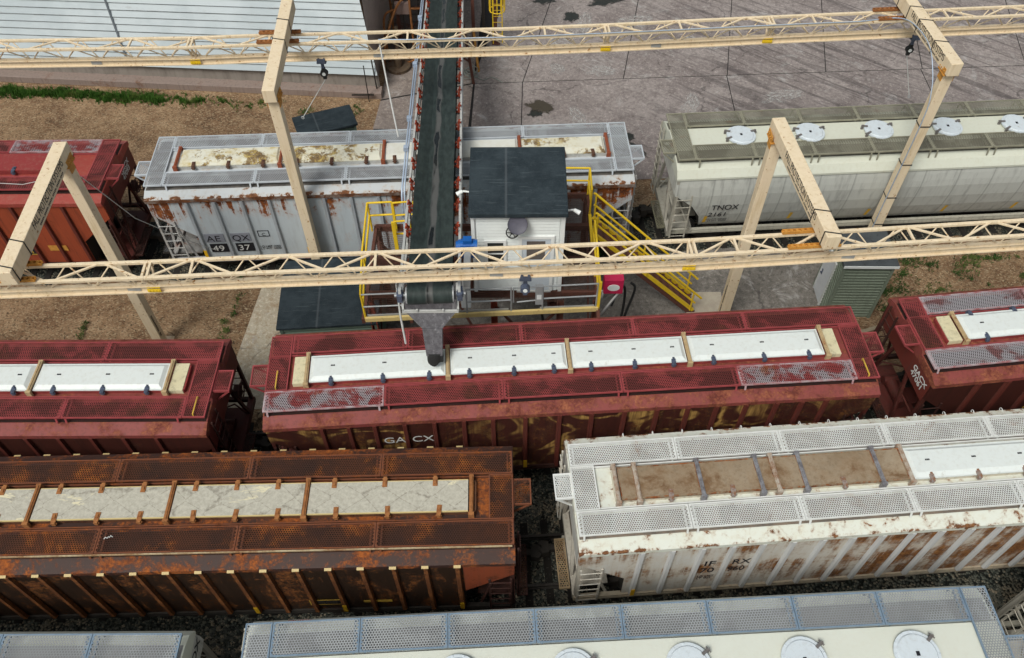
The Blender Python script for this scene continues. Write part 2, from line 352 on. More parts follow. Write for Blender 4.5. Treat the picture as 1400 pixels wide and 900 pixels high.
def blob(cx,cy,rx,ry,n=26,j=.25,rot=0.):
    ph=[random.uniform(0,6.3) for _ in range(4)]; pts=[]
    for k in range(n):
        a=2*math.pi*k/n; r=1+j*(math.sin(2*a+ph[0])*.5+math.sin(3*a+ph[1])*.4+math.sin(5*a+ph[2])*.3)
        x,y=rx*r*math.cos(a),ry*r*math.sin(a); pts.append((cx+x*math.cos(rot)-y*math.sin(rot),cy+x*math.sin(rot)+y*math.cos(rot)))
    return pts
def stain_mat(name,c,c2,rough,dens,fine):
    t=NT(name,rough,0,.35); v=t.obj(); X,Y,_=t.sep()
    d=t.M('SQRT',t.M('ADD',t.M('MULTIPLY',X,X),t.M('MULTIPLY',Y,Y)))
    d=t.M('ADD',d,t.M('MULTIPLY',t.M('SUBTRACT',t.noise(v,1.6,6,.65,.5),.5),1.5))
    k=t.M('MULTIPLY',t.ss(d,.80,.55),dens)
    if fine: k=t.M('MULTIPLY',k,t.ss(t.noise(v,5.,7,.75),.42,.60))
    t.color(t.mix(t.noise(v,2.5,5,.6),c,c2)); t.holes(t.M('SUBTRACT',1.,k)); return t.m
SW=stain_mat('wet_oily_stain',(.020,.022,.019),(.035,.036,.030),.35,.92,False); SB=stain_mat('brown_oil_stain',(.075,.06,.04),(.05,.042,.03),.7,.85,False); SC=stain_mat('chalky_spill',(.55,.53,.51),(.44,.42,.40),.9,.75,True)
def stain(name,cx,cy,rx,ry,rot,m,z):
    o=MB().quad((-1.5,-1.5,0),(1.5,-1.5,0),(1.5,1.5,0),(-1.5,1.5,0)).build(name,m,kind='structure'); o.location=(cx,cy,z); o.scale=(rx,ry,1); o.rotation_euler=(0,0,rot); return o
z_=.026
for a in ((3.1,38.9,.55,.62,.2),(1.8,40.6,.8,.7,.1),(5.0,40.4,1.3,.6,.3),(5.05,29.3,.5,.45,.3),(5.5,28.5,.18,.8,.6),(1.1,31.0,.45,.35,0),(1.35,41.3,.5,.3,0)):
    stain('puddle',*a,SW,z_); z_+=.0012
stain('oil_stain',1.35,31.5,.85,.6,-.5,SB,z_+.002)
for a in ((3.6,38.0,.6,1.9,-.3),(2.4,36.4,.9,1.2,.2),(2.2,34.4,.5,.6,.4),(4.3,34.2,.9,.6,0),(6.2,38.3,1.5,.9,.4),(3.0,30.5,.5,1.4,.2),(8.2,31.6,.5,1.2,-.3),(12.5,32.2,1.4,.6,.3),(-3.6,31.0,1.2,.8,.3),(9.3,36.5,1.6,.6,-.4)):
    z_+=.0012; stain('chalk_stain',*a,SC,z_+.004)

# tracks
for k,lab in zip('ABCD',('rearmost railway track under the rusty grey and tan grey hopper wagons','railway track under the dark red hopper wagons',
        'railway track between the rust brown wagon and the rusty white wagon','nearest railway track under the white wagons with round hatches')):
    pl=sm(TR[k]); r=root('railway_track',lab,'railway track',(0,TR[k][4][1],0),group='railway tracks')
    for off in (-.755,.755):
        q=[Vector((a,b)) for a,b in ribbon(pl,off)]; mb=MB()
        for w,z0,z1 in ((.14,.03,.06),(.03,.06,.165),(.075,.165,.2)):
            A=ribbon(q,w/2); B=ribbon(q,-w/2); n=len(q)
            vs=[(x,y,z0) for x,y in A]+[(x,y,z1) for x,y in A]+[(x,y,z1) for x,y in B]+[(x,y,z0) for x,y in B]
            fs=[]
            for i in range(n-1):
                for g in range(4): fs.append((g*n+i,g*n+i+1,((g+1)%4)*n+i+1,((g+1)%4)*n+i))
            mb.add(vs,fs)
        mb.build('rail',Mt['rail'],r,True)
    sl=MB().box(-.11,.11,-1.3,1.3,-.08,.03).mesh('sleeper',[Mt['tie']]); 
    x=-26.
    for i in range(90):
        xx=x+i*.6; y=yat(pl,xx); d=(yat(pl,xx+.3)-yat(pl,xx-.3))/.6
        o=link('sleeper',sl,r); o.location=(xx,y-r.location.y+random.uniform(-.06,.06),0); o.rotation_euler=(0,0,math.atan(d)+random.uniform(-.02,.02))

# ------------------------------------------------------------------ hopper wagons
def shade_mat(name,c,c2): return paint(name,c,c2,.85,scale=1.6,bump=.2)  # colours for the painted shade seen through the walkway holes
SHADE=dict(red=shade_mat('grimy_red_tray',(.012,.006,.005),(.032,.010,.008)),black=shade_mat('sooty_rust_tray',(.012,.008,.006),(.05,.018,.008)),tan=shade_mat('dirty_tan_tray',(.13,.115,.10),(.24,.185,.14)),
   grey=shade_mat('grimy_grey_tray',(.07,.065,.06),(.15,.135,.12)),olive=shade_mat('olive_grime_tray',(.10,.095,.075),(.15,.14,.115)),blue=shade_mat('dusty_grey_tray',(.20,.195,.195),(.28,.275,.27)))
W=1.6; ZH=4.11; ZS=1.15; ZB=4.45
PROFP=[(1.54,1.15),(1.56,2.6),(1.57,4.12)]
PROFR=[(1.16,1.15),(1.32,1.45),(1.48,1.95),(1.58,2.5),(1.61,3.0),(1.58,3.4),(1.50,3.8)]
def prof_y(P,z):
    for (a,za),(b,zb) in zip(P,P[1:]):
        if z<=zb: 
            t=(z-za)/(zb-za); return a+(b-a)*max(0,t)
    return P[-1][0]
def zmin(d,round_):
    if round_: pts=[(0,3.05),(.3,2.85),(.75,2.45),(1.1,1.85),(1.25,1.15)]
    else: pts=[(0,3.30),(.06,3.28),(1.29,2.2),(1.31,1.15)]
    for (a,za),(b,zb) in zip(pts,pts[1:]):
        if d<=b: return za+(zb-za)*(d-a)/(b-a)
    return 1.15
def hull(hl,round_):
    P=PROFR if round_ else PROFP; top=3.8 if round_ else ZH
    ds=[0,.3,.55,.75,.95,1.1,1.18,1.25] if round_ else [0,.06,1.29,1.31]
    X=[-hl+d for d in ds]+[-hl+ds[-1]+(2*hl-2*ds[-1])*k/16 for k in range(1,16)]+[hl-d for d in reversed(ds)]
    n=10; mb=MB(); vs=[]
    for x in X:
        z0=zmin(hl-abs(x),round_)
        ring=[]
        for k in range(n+1):
            z=z0+(top-z0)*k/n; ring.append((x,-prof_y(P,z),z))
        for k in range(n,-1,-1):
            z=z0+(top-z0)*k/n; ring.append((x,prof_y(P,z),z))
        vs+=ring
    m=2*n+2; fs=[]
    for i in range(len(X)-1):
        for k in range(m-1): fs.append((i*m+k,i*m+k+1,(i+1)*m+k+1,(i+1)*m+k))
    mb.add(vs,fs,0,False); mb.add(vs,[(i*m+m-1,i*m,(i+1)*m,(i+1)*m+m-1) for i in range(len(X)-1)],1)
    mb.add(vs[:m],[tuple(range(m))]); mb.add(vs[-m:],[tuple(range(m))])
    return mb
def run_panel(mb,x0,x1,y0,y1,z,lip=.03,h=.045):
    mb.quad((x0,y0,z),(x1,y0,z),(x1,y1,z),(x0,y1,z),0)
    for a,b,c,d in ((x0,x1,y0,y0+lip),(x0,x1,y1-lip,y1),(x0,x0+lip,y0+lip,y1-lip),(x1-lip,x1,y0+lip,y1-lip)):
        mb.box(a,b,c,d,z-h,z+.012,1)
    # toothed ends like a stamped walkway plank
    n=max(3,int((y1-y0)/.085)) if (x1-x0)>(y1-y0)*.9 else 0
    for k in range(n):
        yy=y0+(k+.5)*(y1-y0)/n
        for xa,s in ((x0,1),(x1,-1)):
            mb.add([(xa+s*.03,yy-.03,z+.014),(xa+s*.03,yy+.03,z+.014),(xa+s*.075,yy,z+.014)],[(0,1,2)],1)
    return mb
CACHE={}
def cached(key,fn,mats):
    k=(key,tuple(m.name for m in mats))
    if k not in CACHE: CACHE[k]=fn().mesh(key[0],mats)
    return CACHE[k]
def latch_mb():
    mb=MB(); mb.box(-.06,.06,-.07,.17,.0,.03); mb.box(-.045,.045,-.12,-.06,-.1,.02); mb.box(-.03,.03,.02,.12,.03,.055); mb.box(-.075,.075,-.10,-.075,-.06,-.02); return mb
def post_mb(z0,z1,w=.15,d=.085):
    mb=MB(); v=[]
    for z in (z0,z1): v+=[(-w/2,0,z),(-w/2*.62,-d,z-(.0)),(w/2*.62,-d,z),(w/2,0,z)]
    mb.add(v,[(0,1,2,3),(4,7,6,5),(0,4,5,1),(1,5,6,2),(2,6,7,3),(3,7,4,0)])
    return mb
def cap_mb(w=.17,d=.1):
    return MB().add([(-w/2,.02,.0),(w/2,.02,.0),(w/2,-d,-.045),(-w/2,-d,-.045),(-w/2,.02,.02),(w/2,.02,.02),(w/2,-d,-.02),(-w/2,-d,-.02)],
        [(0,3,2,1),(4,5,6,7),(0,1,5,4),(1,2,6,5),(2,3,7,6),(3,0,4,7)])
def truck(parent,x,m):
    t=MB()
    for s in (-1,1):
        t.prism([(-1.15,.42),(-.98,.72),(-.35,.80),(-.28,.98),(.28,.98),(.35,.80),(.98,.72),(1.15,.42),(.85,.40),(.7,.58),(.4,.42),(.3,.24),(-.3,.24),(-.4,.42),(-.7,.58),(-.85,.40)],'y',s*1.0-.07,s*1.0+.07)
        t.box(-.2,.2,s*1.09-.02,s*1.09+.02,.35,.62)
        for e in (-1,1): t.cyl((e*.89,s*1.06,.62),(e*.89,s*1.16,.62),.11,12)
    t.box(-.25,.25,-1.0,1.0,.55,.92)
    k=link('wheel_truck',cached(('wheel_truck',),lambda:t,[m]),parent); k.location=(x,0,0)
    def wh():
        w=MB()
        w.cyl((0,-.065,.0),(0,.065,.0),.42,28); w.cyl((0,-.10,0),(0,-.065,0),.455,28) ; w.cyl((0,.065,0),(0,.10,0),.2,16); w.torus((0,.066,0),.35,.035,24,6,(0,1,0)); w.cyl((0,-.75,0),(0,-.1,0),.08,10)
        return w
    me=cached(('wheel',),wh,[Mt['wheel']])
    for ex in (-.89,.89):
        for s in (-1,1):
            o=link('wheel',me,k); o.location=(ex,s*.755,.62); o.rotation_euler=(0,0,0 if s>0 else math.pi)
def end_gear(parent,hl,e,S):
    m=S['endm']; X=lambda d:e*(hl+d)
    f=MB()
    zt=3.0 if S['round'] else 3.3
    for s in (-1,1):
        f.bar((X(-.06),s*1.5,1.0),(X(-.06),s*1.5,3.7 if S['round'] else 4.0),.10,.10)
        f.bar((X(-.05),s*.42,zt+.1),(X(-.02),s*.95,1.15),.09,.09)
        f.bar((X(-.9),s*1.45,1.1),(X(-.1),s*.9,zt-.1),.06,.06)
        f.bar((X(-.08),s*1.48,2.3),(X(-.08),s*.68,2.3),.05,.05)
    f.box(min(X(-.16),X(.02)),max(X(-.16),X(.02)),-1.52,1.52,.98,1.22)
    f.box(min(X(-1.7),X(.1)),max(X(-1.7),X(.1)),-.3,.3,.78,1.02)
    # end platform, brake cylinder, reservoir
    f.box(min(X(-1.0),X(-.16)),max(X(-1.0),X(-.16)),-1.2,1.2,1.04,1.09)
    f.cyl((X(-.55),-.5,1.32),(X(-.55),.35,1.32),.2,14)
    f.cyl((X(-.8),.5,1.28),(X(-.35),.5,1.28),.14,12)
    f.tube([(X(-.1),.9,1.25),(X(-.4),1.0,1.6),(X(-.9),.5,1.9),(X(-1.1),-.2,1.7)],.03,6)
    f.build('end_frame',[m],parent)
    # hanging end sheet between the hopper and the corner posts
    mb=MB(); mb.box(min(X(-.03),X(.015)),max(X(-.03),X(.015)),-1.5,1.5,3.05 if S['round'] else 3.15,3.78 if S['round'] else 4.08); mb.build('end_sheet',[S['endsheet']],parent)
    lad=MB(); dk=S['laddm']
    sy=S.get('end_lad',1)*e
    for s in (-1,1):
        lad2=MB(); y=s*1.6
        for d in (-.09,-.64): lad2.bar((X(d),y,.95),(X(d),y,3.05),.055,.035)
        for k in range(6): lad2.tube([(X(-.09),y+s*.02,1.05+k*.36),(X(-.64),y+s*.02,1.05+k*.36)],.016,6)
        lad2.build('side_ladder',[dk],parent)
    yl=-1.05 if e>0 else 1.05
    lad=MB()
    for d in (-.22,.22): lad.bar((X(.10),yl+d,1.0),(X(.10),yl+d,4.15),.045,.045)
    for k in range(9): lad.tube([(X(.15),yl-.22,1.1+k*.36),(X(.15),yl+.22,1.1+k*.36)],.016,6)
    lad.build('end_ladder',[dk],parent)
    # low crossover step
    st=MB(); run_panel(st,min(X(.06),X(.36)),max(X(.06),X(.36)),-1.35,.1,1.28,.03,.06)
    st.bar((X(.2),-1.2,1.25),(X(-.05),-1.2,1.1),.04); st.bar((X(.2),0,1.25),(X(-.05),0,1.1),.04)
    st.build('crossover_step',[S['stepm'],S['stepl']],parent)
    bp=MB(); y0=S.get('bp',-.05); run_panel(bp,min(X(.0),X(.46)),max(X(.0),X(.46)),y0-.36,y0+.36,ZB-.06,.035,.06)
    for s in (-1,1): bp.bar((X(.44),y0+s*.33,ZB-.1),(X(.02),y0+s*.33,ZB-.5),.04,.04,1); bp.bar((X(.44),y0+s*.33,ZB-.1),(X(.02),y0+s*.33,ZB-.1),.035,.05,1)
    bp.build('brake_platform',[S['perf'],S['lip']],parent)
    cp=MB(); cp.box(min(X(.05),X(.55)),max(X(.05),X(.55)),-.08,.08,.80,.98)
    cp.prism([(X(.5),-.16),(X(.72),-.2),(X(.80),-.08),(X(.70),.03),(X(.80),.1),(X(.74),.2),(X(.5),.16)],'z',.74,1.04); 
    cp.tube([(X(.3),.3,.9),(X(.45),.32,.6),(X(.7),.2,.45),(X(.8),.05,.5)],.03,6)
    cp.build('coupler',[Mt['dark']],parent)
    if e==S.get('bw',1):
        bw=MB(); c=(X(.22),.62,2.9); bw.torus(c,.26,.02,22,6,(1,0,0)); 
        for k in range(4): a=k*math.pi/2+.4; bw.tube([c,(c[0],c[1]+.26*math.cos(a),c[2]+.26*math.sin(a))],.014,5)
        bw.box(min(X(.02),X(.2)),max(X(.02),X(.2)),.5,.74,2.7,3.05)
        bw.build('brake_wheel',[dk],parent)
def car(label,cx,cy,yawd,hl,S,group='covered hopper wagons standing on the tracks'):
    r=root('hopper_wagon',label,'hopper wagon',(cx,cy,0),R(yawd),group)
    rd=S['round']; zh=3.8 if rd else ZH
    hull(hl,rd).build('body',[S['body'],Mt['dark']],r)  # dark second slot paints shade onto the hull underside and end slopes
    # roof
    if rd: poly=[(-1.53,3.70),(-1.56,3.72),(-1.56,3.80),(-1.38,4.06),(-1.12,4.17),(-.56,4.24),(-.5,4.36),(.5,4.36),(.56,4.24),(1.12,4.17),(1.38,4.06),(1.56,3.80),(1.56,3.72),(1.53,3.70)]
    else: poly=[(-1.59,ZH-.16),(-1.64,ZH-.15),(-1.64,ZH),(-1.30,4.24),(-.64,4.25),(-.56,4.37),(.56,4.37),(.64,4.25),(1.30,4.24),(1.64,ZH),(1.64,ZH-.15),(1.59,ZH-.16)]
    MB().prism(poly,'x',-hl-.02,hl+.02).build('roof',[S['roof']],r)
    tm=S.get('under')  # sheets on the roof carry painted shade below the running and end boards
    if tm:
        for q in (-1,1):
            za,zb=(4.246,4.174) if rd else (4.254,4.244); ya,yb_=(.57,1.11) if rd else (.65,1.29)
            MB().add([(-hl+.02,q*ya,za),(hl-.02,q*ya,za),(hl-.02,q*yb_,zb),(-hl+.02,q*yb_,zb)],[(0,1,2,3) if q<0 else (3,2,1,0)]).build('walkway_shade',tm,r)
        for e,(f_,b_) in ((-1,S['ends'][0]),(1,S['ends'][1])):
            if not rd: MB().box(min(e*(hl-.03),e*(hl-.6)),max(e*(hl-.03),e*(hl-.6)),max(f_,-.56)+.01,min(b_,.56)-.01,4.365,4.376).build('walkway_shade',tm,r)
    # sill
    si=MB()
    ys=1.36 if rd else 1.53
    for s in (-1,1): si.box(-hl-.01,hl+.01,s*ys-.06,s*ys+.06,.99,1.145); si.box(-hl+.01,hl-.01,s*(ys+.06)-.012,s*(ys+.06)+.012,.97,1.06)
    si.build('side_sill',[S['sill']],r)
    cs=MB(); cs.box(-hl+.2,hl-.2,-.28,.28,.72,1.0)
    cs.build('centre_sill',[Mt['dark']],r)
    for k in range(4):
        x=(-.62+.413*k)*hl*.9; g=MB()
        g.add([(x-1.1,-1.2,1.15),(x+1.1,-1.2,1.15),(x+1.1,1.2,1.15),(x-1.1,1.2,1.15),(x-.35,-.4,.42),(x+.35,-.4,.42),(x+.35,.4,.42),(x-.35,.4,.42)],
              [(0,1,5,4),(1,2,6,5),(2,3,7,6),(3,0,4,7),(4,5,6,7)])
        g.box(x-.5,x+.5,-.55,.55,.33,.43); g.build('outlet_gate',[Mt['dark']],r)
    for x in (-hl+1.75,hl-1.75): truck(r,x,Mt['dark'])
    for e in (-1,1): end_gear(r,hl,e,S)
    # posts
    if not rd:
        n=S.get('nposts',17); a=S.get('posta',hl-1.4); PX=S.get('postx') or [-a+2*a*k/(n-1) for k in range(n)]; n=len(PX)
        pm=cached(('side_post',),lambda:post_mb(1.16,3.94),[S['post']]); cm=cached(('post_cap',),lambda:cap_mb(),[S['cap']]) if S.get('cap') else None
        for s in (-1,1):
            for k in range(n):
                x=PX[k]; o=link('side_post',pm,r); o.location=(x,s*1.565,0); o.rotation_euler=(0,0,0 if s<0 else math.pi)
                if cm: 
                    c=link('post_cap',cm,o); c.location=(0,-.035,ZH-.01)
                if s<0 and k in S.get('refl',()):
                    MB().box(x-.055,x+.055,-1.668,-1.655,1.22,1.62).build('reflector',[Mt['reflect']],r)
    else:
        for k in S.get('reflx',()):
            z=1.62; y=prof_y(PROFR,z); 
            MB().add([(k-.06,-prof_y(PROFR,1.4)-.012,1.4),(k+.06,-prof_y(PROFR,1.4)-.012,1.4),(k+.06,-prof_y(PROFR,1.85)-.012,1.85),(k-.06,-prof_y(PROFR,1.85)-.012,1.85)],[(0,1,2,3)]).build('reflector',[Mt['reflect']],r)
    # running boards
    yi,yo=(.52,1.29) if rd else (.64,1.29)
    tw=.62
    (lf,lb),(rf,rb)=S['ends']     # transverse board's y range at each end
    np_=S.get('npan',5)
    mats=[S['perf'],S['lip']]
    for s,y0,y1 in ((-1,-yo,-yi),(1,yi,yo)):
        xa=-hl+(tw if (lf<y0+.1 if s<0 else lb>y1-.1) else 0); xb=hl-(tw if (rf<y0+.1 if s<0 else rb>y1-.1) else 0)
        for k in range(np_):
            a=xa+(xb-xa)*k/np_+.008; b=xa+(xb-xa)*(k+1)/np_-.008; mb=MB()
            run_panel(mb,a,b,y0,y1,ZB)
            mm=mats
            if (s,k) in S.get('panels',{}): mm=S['panels'][(s,k)]
            for q in (0,2):
                xx=a+.12+(b-a-.24)*q/2; mb.box(xx-.022,xx+.022,min(s*yi,s*yo),max(s*yi,s*yo),ZB-.085,ZB-.050,1)
                mb.bar((xx,s*yo,ZB-.03),(xx,s*(yo+.045),4.27 if not rd else 4.12),.05,.02,1)
            mb.build('running_board',mm,r)
    for e,(f_,b_) in ((-1,(lf,lb)),(1,(rf,rb))):
        mb=MB(); x0,x1=(-hl,-hl+tw-.01) if e<0 else (hl-tw+.01,hl)
        run_panel(mb,x0,x1,f_,b_,ZB+.004)
        if S.get('crossbar'): mb.bar((x0+.3,f_+.06,ZB+.08),(x0+.3,f_+.62,ZB+.08),.03,.03,2); mb.bar((x0+.3,f_+.06,ZB),(x0+.3,f_+.06,ZB+.08),.03,.03,2); mb.bar((x0+.3,f_+.62,ZB),(x0+.3,f_+.62,ZB+.08),.03,.03,2)
        mb.build('end_board',S.get('endperf',mats)+[S['crossbar']] if S.get('crossbar') else S.get('endperf',mats),r)
    # hatches
    if rd:
        for i,x in enumerate(S['hx']):
            hy=S.get('hy',-.1); h=MB(); h.cyl((x,hy,4.36),(x,hy,4.43),.48,40,1); h.cyl((x,hy,4.43),(x,hy,4.475),.515,44,0); h.cyl((x,hy,4.475),(x,hy,4.50),.45,44,0,r2=.42)
            for q in range(12):
                a=2*math.pi*q/12+.2*i; h.box(x+.487*math.cos(a)-.016,x+.487*math.cos(a)+.016,hy+.487*math.sin(a)-.016,hy+.487*math.sin(a)+.016,4.474,4.492)
            ho=h.build('round_hatch',[S['hatchm'],S['roof']],r)
            for a in S.get('clamps',(20,155,200)):
                a=R(a+i*3); ca,sa=math.cos(a),math.sin(a); l=MB()
                l.bar((x+ca*.40,hy+sa*.40,4.52),(x+ca*.57,hy+sa*.57,4.50),.07,.03); l.bar((x+ca*.57,hy+sa*.57,4.36),(x+ca*.57,hy+sa*.57,4.53),.08,.05); l.tube([(x+ca*.59-sa*.08,hy+sa*.59+ca*.08,4.47),(x+ca*.59+sa*.08,hy+sa*.59-ca*.08,4.47)],.018,6)
                l.build('hatch_clamp',[S['clampm']],ho)
            l=MB(); l.box(x-.04,x+.04,hy-.05,hy+.05,4.50,4.508)
            for dx,dy in ((-.02,.34),(.36,.06),(-.28,-.2)): l.box(x+dx-.015,x+dx+.015,hy+dy-.025,hy+dy+.025,4.476,4.483)
            l.build('hatch_marking',[Mt['txt_black']],ho)
    else:
        a0,a1=S.get('coam',(-hl+.9,hl-.9)); hw=.42
        c=MB()
        for y in (-hw,hw): c.box(a0,a1,y-.02,y+.02,4.34,4.50)
        for x in (a0,a1): c.box(x-.02,x+.02,-hw+.02,hw-.02,4.34,4.50)
        c.build('hatch_coaming',[S['coamm']],r)
        for (x0,x1,m,kind) in S['hatches']:
            h=MB(); zz=4.505
            if kind=='fibre':
                h.box(x0,x1,-.45,.45,zz,zz+.035)
                p=[(x0+.03,-.41),(x1-.03,-.41),(x1-.03,.40),(x0+.03,.40)]; q=[(x0+.12,-.30),(x1-.12,-.30),(x1-.12,.32),(x0+.12,.32)]
                n=4; h.add([(a,b,zz+.035) for a,b in p]+[(a,b,zz+.10) for a,b in q],[(0,1,5,4),(1,2,6,5),(2,3,7,6),(3,0,4,7),(4,5,6,7)])
            elif kind=='metal':
                h.box(x0,x1,-.44,.44,zz,zz+.03); 
                p=[(x0+.02,-.43),(x1-.02,-.43),(x1-.02,.42),(x0+.02,.42)]; q=[(x0+.08,-.20),(x1-.08,-.20),(x1-.08,.36),(x0+.08,.36)]
                h.add([(a,b,zz+.03) for a,b in p]+[(a,b,zz+.085) for a,b in q],[(0,1,5,4),(1,2,6,5),(2,3,7,6),(3,0,4,7),(4,5,6,7)])
            else:
                h.box(x0,x1,-.44,.44,zz,zz+.05)
                if S.get('rim'):
                    for a_,b_ in ((-.455,-.425),(.425,.455)): h.box(x0,x1,a_,b_,zz-.01,zz+.062,1)
                    for a_ in (x0,x1-.03): h.box(a_,a_+.03,-.425,.425,zz,zz+.06,1)
            ho=h.build('hatch_cover',[m,S['rim']] if S.get('rim') and kind=='flat' else [m],r)
            L=x1-x0
            fr=S.get('lfr',(.16,.54,.88)) if L>2 else (.5,)
            for f in fr:
                if kind=='flat' and L<1.2: continue
                l=link('hatch_latch',cached(('hatch_latch',),latch_mb,[S['latchm']]),ho); l.location=(x0+L*f,-.43,zz+.04); l.rotation_euler=(0,0,R(random.uniform(-4,4)))
                if S.get('backlatch'):
                    l=link('hatch_latch',cached(('hatch_latch',),latch_mb,[S['latchm']]),ho); l.location=(x0+L*(f-.03),.44,zz+.04); l.rotation_euler=(0,0,R(180))
                if kind=='fibre':
                    k=MB()
                    for q in (-.04,0,.04): k.box(x0+L*(f+.01)+q-.014,x0+L*(f+.01)+q+.014,.03,.06,zz+.1,zz+.112)
                    k.box(x0+L*(f+.01)-.06,x0+L*(f+.01)+.06,.02,.03,zz+.1,zz+.106)
                    k.build('hatch_marking',[Mt['txt_black']],ho)
        for x,m in S['straps']:
            s_=MB(); s_.box(x-.05,x+.05,-.50,.50,4.55,4.60); s_.box(x-.02,x+.02,-.50,.50,4.60,4.625); s_.box(x-.07,x+.07,-.57,-.49,4.36,4.61); s_.box(x-.06,x+.06,.49,.55,4.36,4.61)
            s_.build('hatch_strap',[m],r)
        for x0,x1,m in S.get('endcaps',()):
            MB().box(x0,x1,-.46,.46,4.36,4.52).build('hatch_end_plate',[m],r)
        MB().box(-hl,hl,-.60,-.57,4.36,4.43).box(-hl,hl,.57,.60,4.36,4.43).build('walkway_angle',[S['lip']],r)
    return r

RED=(.235,.032,.032); RED2=(.17,.024,.024); MAR=(.060,.015,.011)
def redset(seed,extra=0.):
    return dict(round=False,
        body=rusty('dark_maroon_side_%d'%seed,MAR,(.055,.017,.012),rust=(.42 if seed==22 else .25)+extra,streak=.6,grime=.6,grimecol=(.022,.011,.009),cols=DKRUST if seed!=22 else [(.25,(.02,.009,.006)),(.5,(.06,.02,.010)),(.68,(.22,.085,.02)),(.85,(.42,.25,.06))],seed=seed,scrawl=(.50,.30,.09) if seed==22 else None),
        endm=rusty('dark_red_end_frame_%d'%seed,(.10,.022,.018),(.07,.02,.015),rust=.3,cols=DKRUST,seed=seed+.5),
        endsheet=rusty('red_end_sheet_%d'%seed,(.16,.032,.022),(.12,.026,.02),rust=.2,cols=DKRUST,seed=seed+.2),
        roof=rusty('red_roof_%d'%seed,(.27,.066,.058),(.17,.034,.030),rust=.52+extra,streak=.35,grime=.6,grimecol=(.09,.03,.024),seed=seed+.3,big=1.6,cols=[(.3,(.05,.014,.012)),(.45,(.13,.03,.02)),(.62,(.30,.10,.05)),(.8,(.42,.20,.10))]),
        post=rusty('maroon_post_%d'%seed,(.15,.034,.024),(.10,.024,.018),rust=.25,cols=DKRUST,seed=seed+.4),
        sill=Mt['dark_red'],laddm=Mt['dark_red'],stepm=perf('dark_step_%d'%seed,(.04,.02,.015),(.06,.025,.02),.2),stepl=Mt['dark_red'],
        perf=perf('red_walkway_%d'%seed,(.27,.052,.052),(.12,.028,.025),rust=.27,cols=[(.3,(.06,.02,.016)),(.7,(.16,.05,.03))],seed=seed),
        lip=paint('red_walkway_lip_%d'%seed,(.34,.065,.07),(.25,.05,.05),.5,scale=5),
        under=SHADE['red'],coamm=paint('red_coaming_%d'%seed,(.30,.05,.045),(.2,.03,.03),.55,scale=3),latchm=Mt['latch'],clampm=Mt['latch'])
WORN=[perf('worn_grey_red_walkway',(.33,.29,.31),(.25,.045,.045),rust=.12,sc=2.1,seed=31,lo=.42,hi=.56),paint('worn_walkway_lip',(.45,.40,.42),(.34,.1,.1),.5,scale=5)]
HW=Mt['hatch_white']; ST=Mt['hatch_tan']; EC=Mt['hatch_cream']
# B2 : the wagon being loaded
S=redset(22); S.update(ends=((-.62,1.29),(-1.29,.62)),postx=[-7.0,-6.26,-5.55,-4.72,-3.91,-3.09,-2.28,-1.38,-.43,.47,1.39,2.3,3.17,3.98,4.82,5.68,6.4,7.1],panels={(-1,0):WORN,(-1,4):WORN},endperf=[S['perf'],S['lip']],crossbar=Mt['txt_yellow'],bp=-.02,
  hatches=[(-7.32,-3.54,HW,'fibre'),(-3.40,-.12,HW,'fibre'),(.02,3.26,HW,'fibre'),(3.40,7.20,HW,'fibre')],
  straps=[(-7.40,ST),(-3.47,ST),(-.05,ST),(3.33,ST),(7.28,ST)],endcaps=[(-7.78,-7.46,EC),(7.34,7.68,EC)],coam=(-7.8,7.7),refl=(7,))
B2=car('dark red hopper wagon with four white hatch covers standing under the conveyor spout',1.65,14.08,3.52,8.53,S)
text('reporting_mark','GA',.42,Mt['txt_white'],B2,(-5.40,-1.59,2.95),(R(90),0,0),1.05)
text('reporting_mark','CX',.42,Mt['txt_white'],B2,(-4.60,-1.59,2.95),(R(90),0,0),1.05)
# B1, B3
S=redset(21,-.03); S.update(ends=((-.62,1.29),(-1.29,.62)),hatches=[(-7.3,-3.6,HW,'fibre'),(-3.46,.2,HW,'fibre'),(.34,3.46,HW,'fibre'),(3.6,7.18,HW,'fibre')],
  straps=[(-7.4,ST),(-3.53,ST),(.27,ST),(3.53,ST),(7.26,ST)],endcaps=[(7.33,7.72,EC)],coam=(-7.8,7.75),crossbar=Mt['txt_yellow'],bp=-.05)
B1=car('dark red hopper wagon with white hatches at the left edge behind the rust brown wagon',-16.8,13.4,0.,8.5,S)
S=redset(23,.02); GREYW=[perf('grey_worn_walkway',(.34,.32,.34),(.20,.09,.09),rust=.02,seed=33,lo=.53,hi=.63),WORN[1]]
S.update(ends=((-.62,1.29),(-1.29,.62)),hatches=[(-7.16,-3.6,HW,'fibre'),(-3.46,0,HW,'fibre'),(.14,3.6,HW,'fibre'),(3.74,7.2,HW,'fibre')],
  straps=[(-7.24,ST),(-3.53,ST),(.07,ST),(3.67,ST)],endcaps=[(-7.72,-7.32,EC)],coam=(-7.75,7.7),backlatch=True,
  panels={(-1,k):GREYW for k in range(5)}|{(1,k):GREYW for k in range(5)},bp=0.)
B3=car('red hopper wagon with grey worn walkways beside the green corrugated shed at the right edge',20.17,15.80,6.2,8.5,S)
text('end_mark','GACX\n47061',.27,Mt['txt_white'],B3,(-8.53,-.62,3.62),(R(90),0,R(-90)),1.05,.005)
text('reporting_mark','GACX',.40,Mt['txt_yellow'],B3,(-4.5,-1.575,2.75),(R(90),0,0),1.35,.006)
text('reporting_mark','47061',.36,Mt['txt_yellow'],B3,(-5.0,-1.575,2.2),(R(90),0,0),1.35,.004)
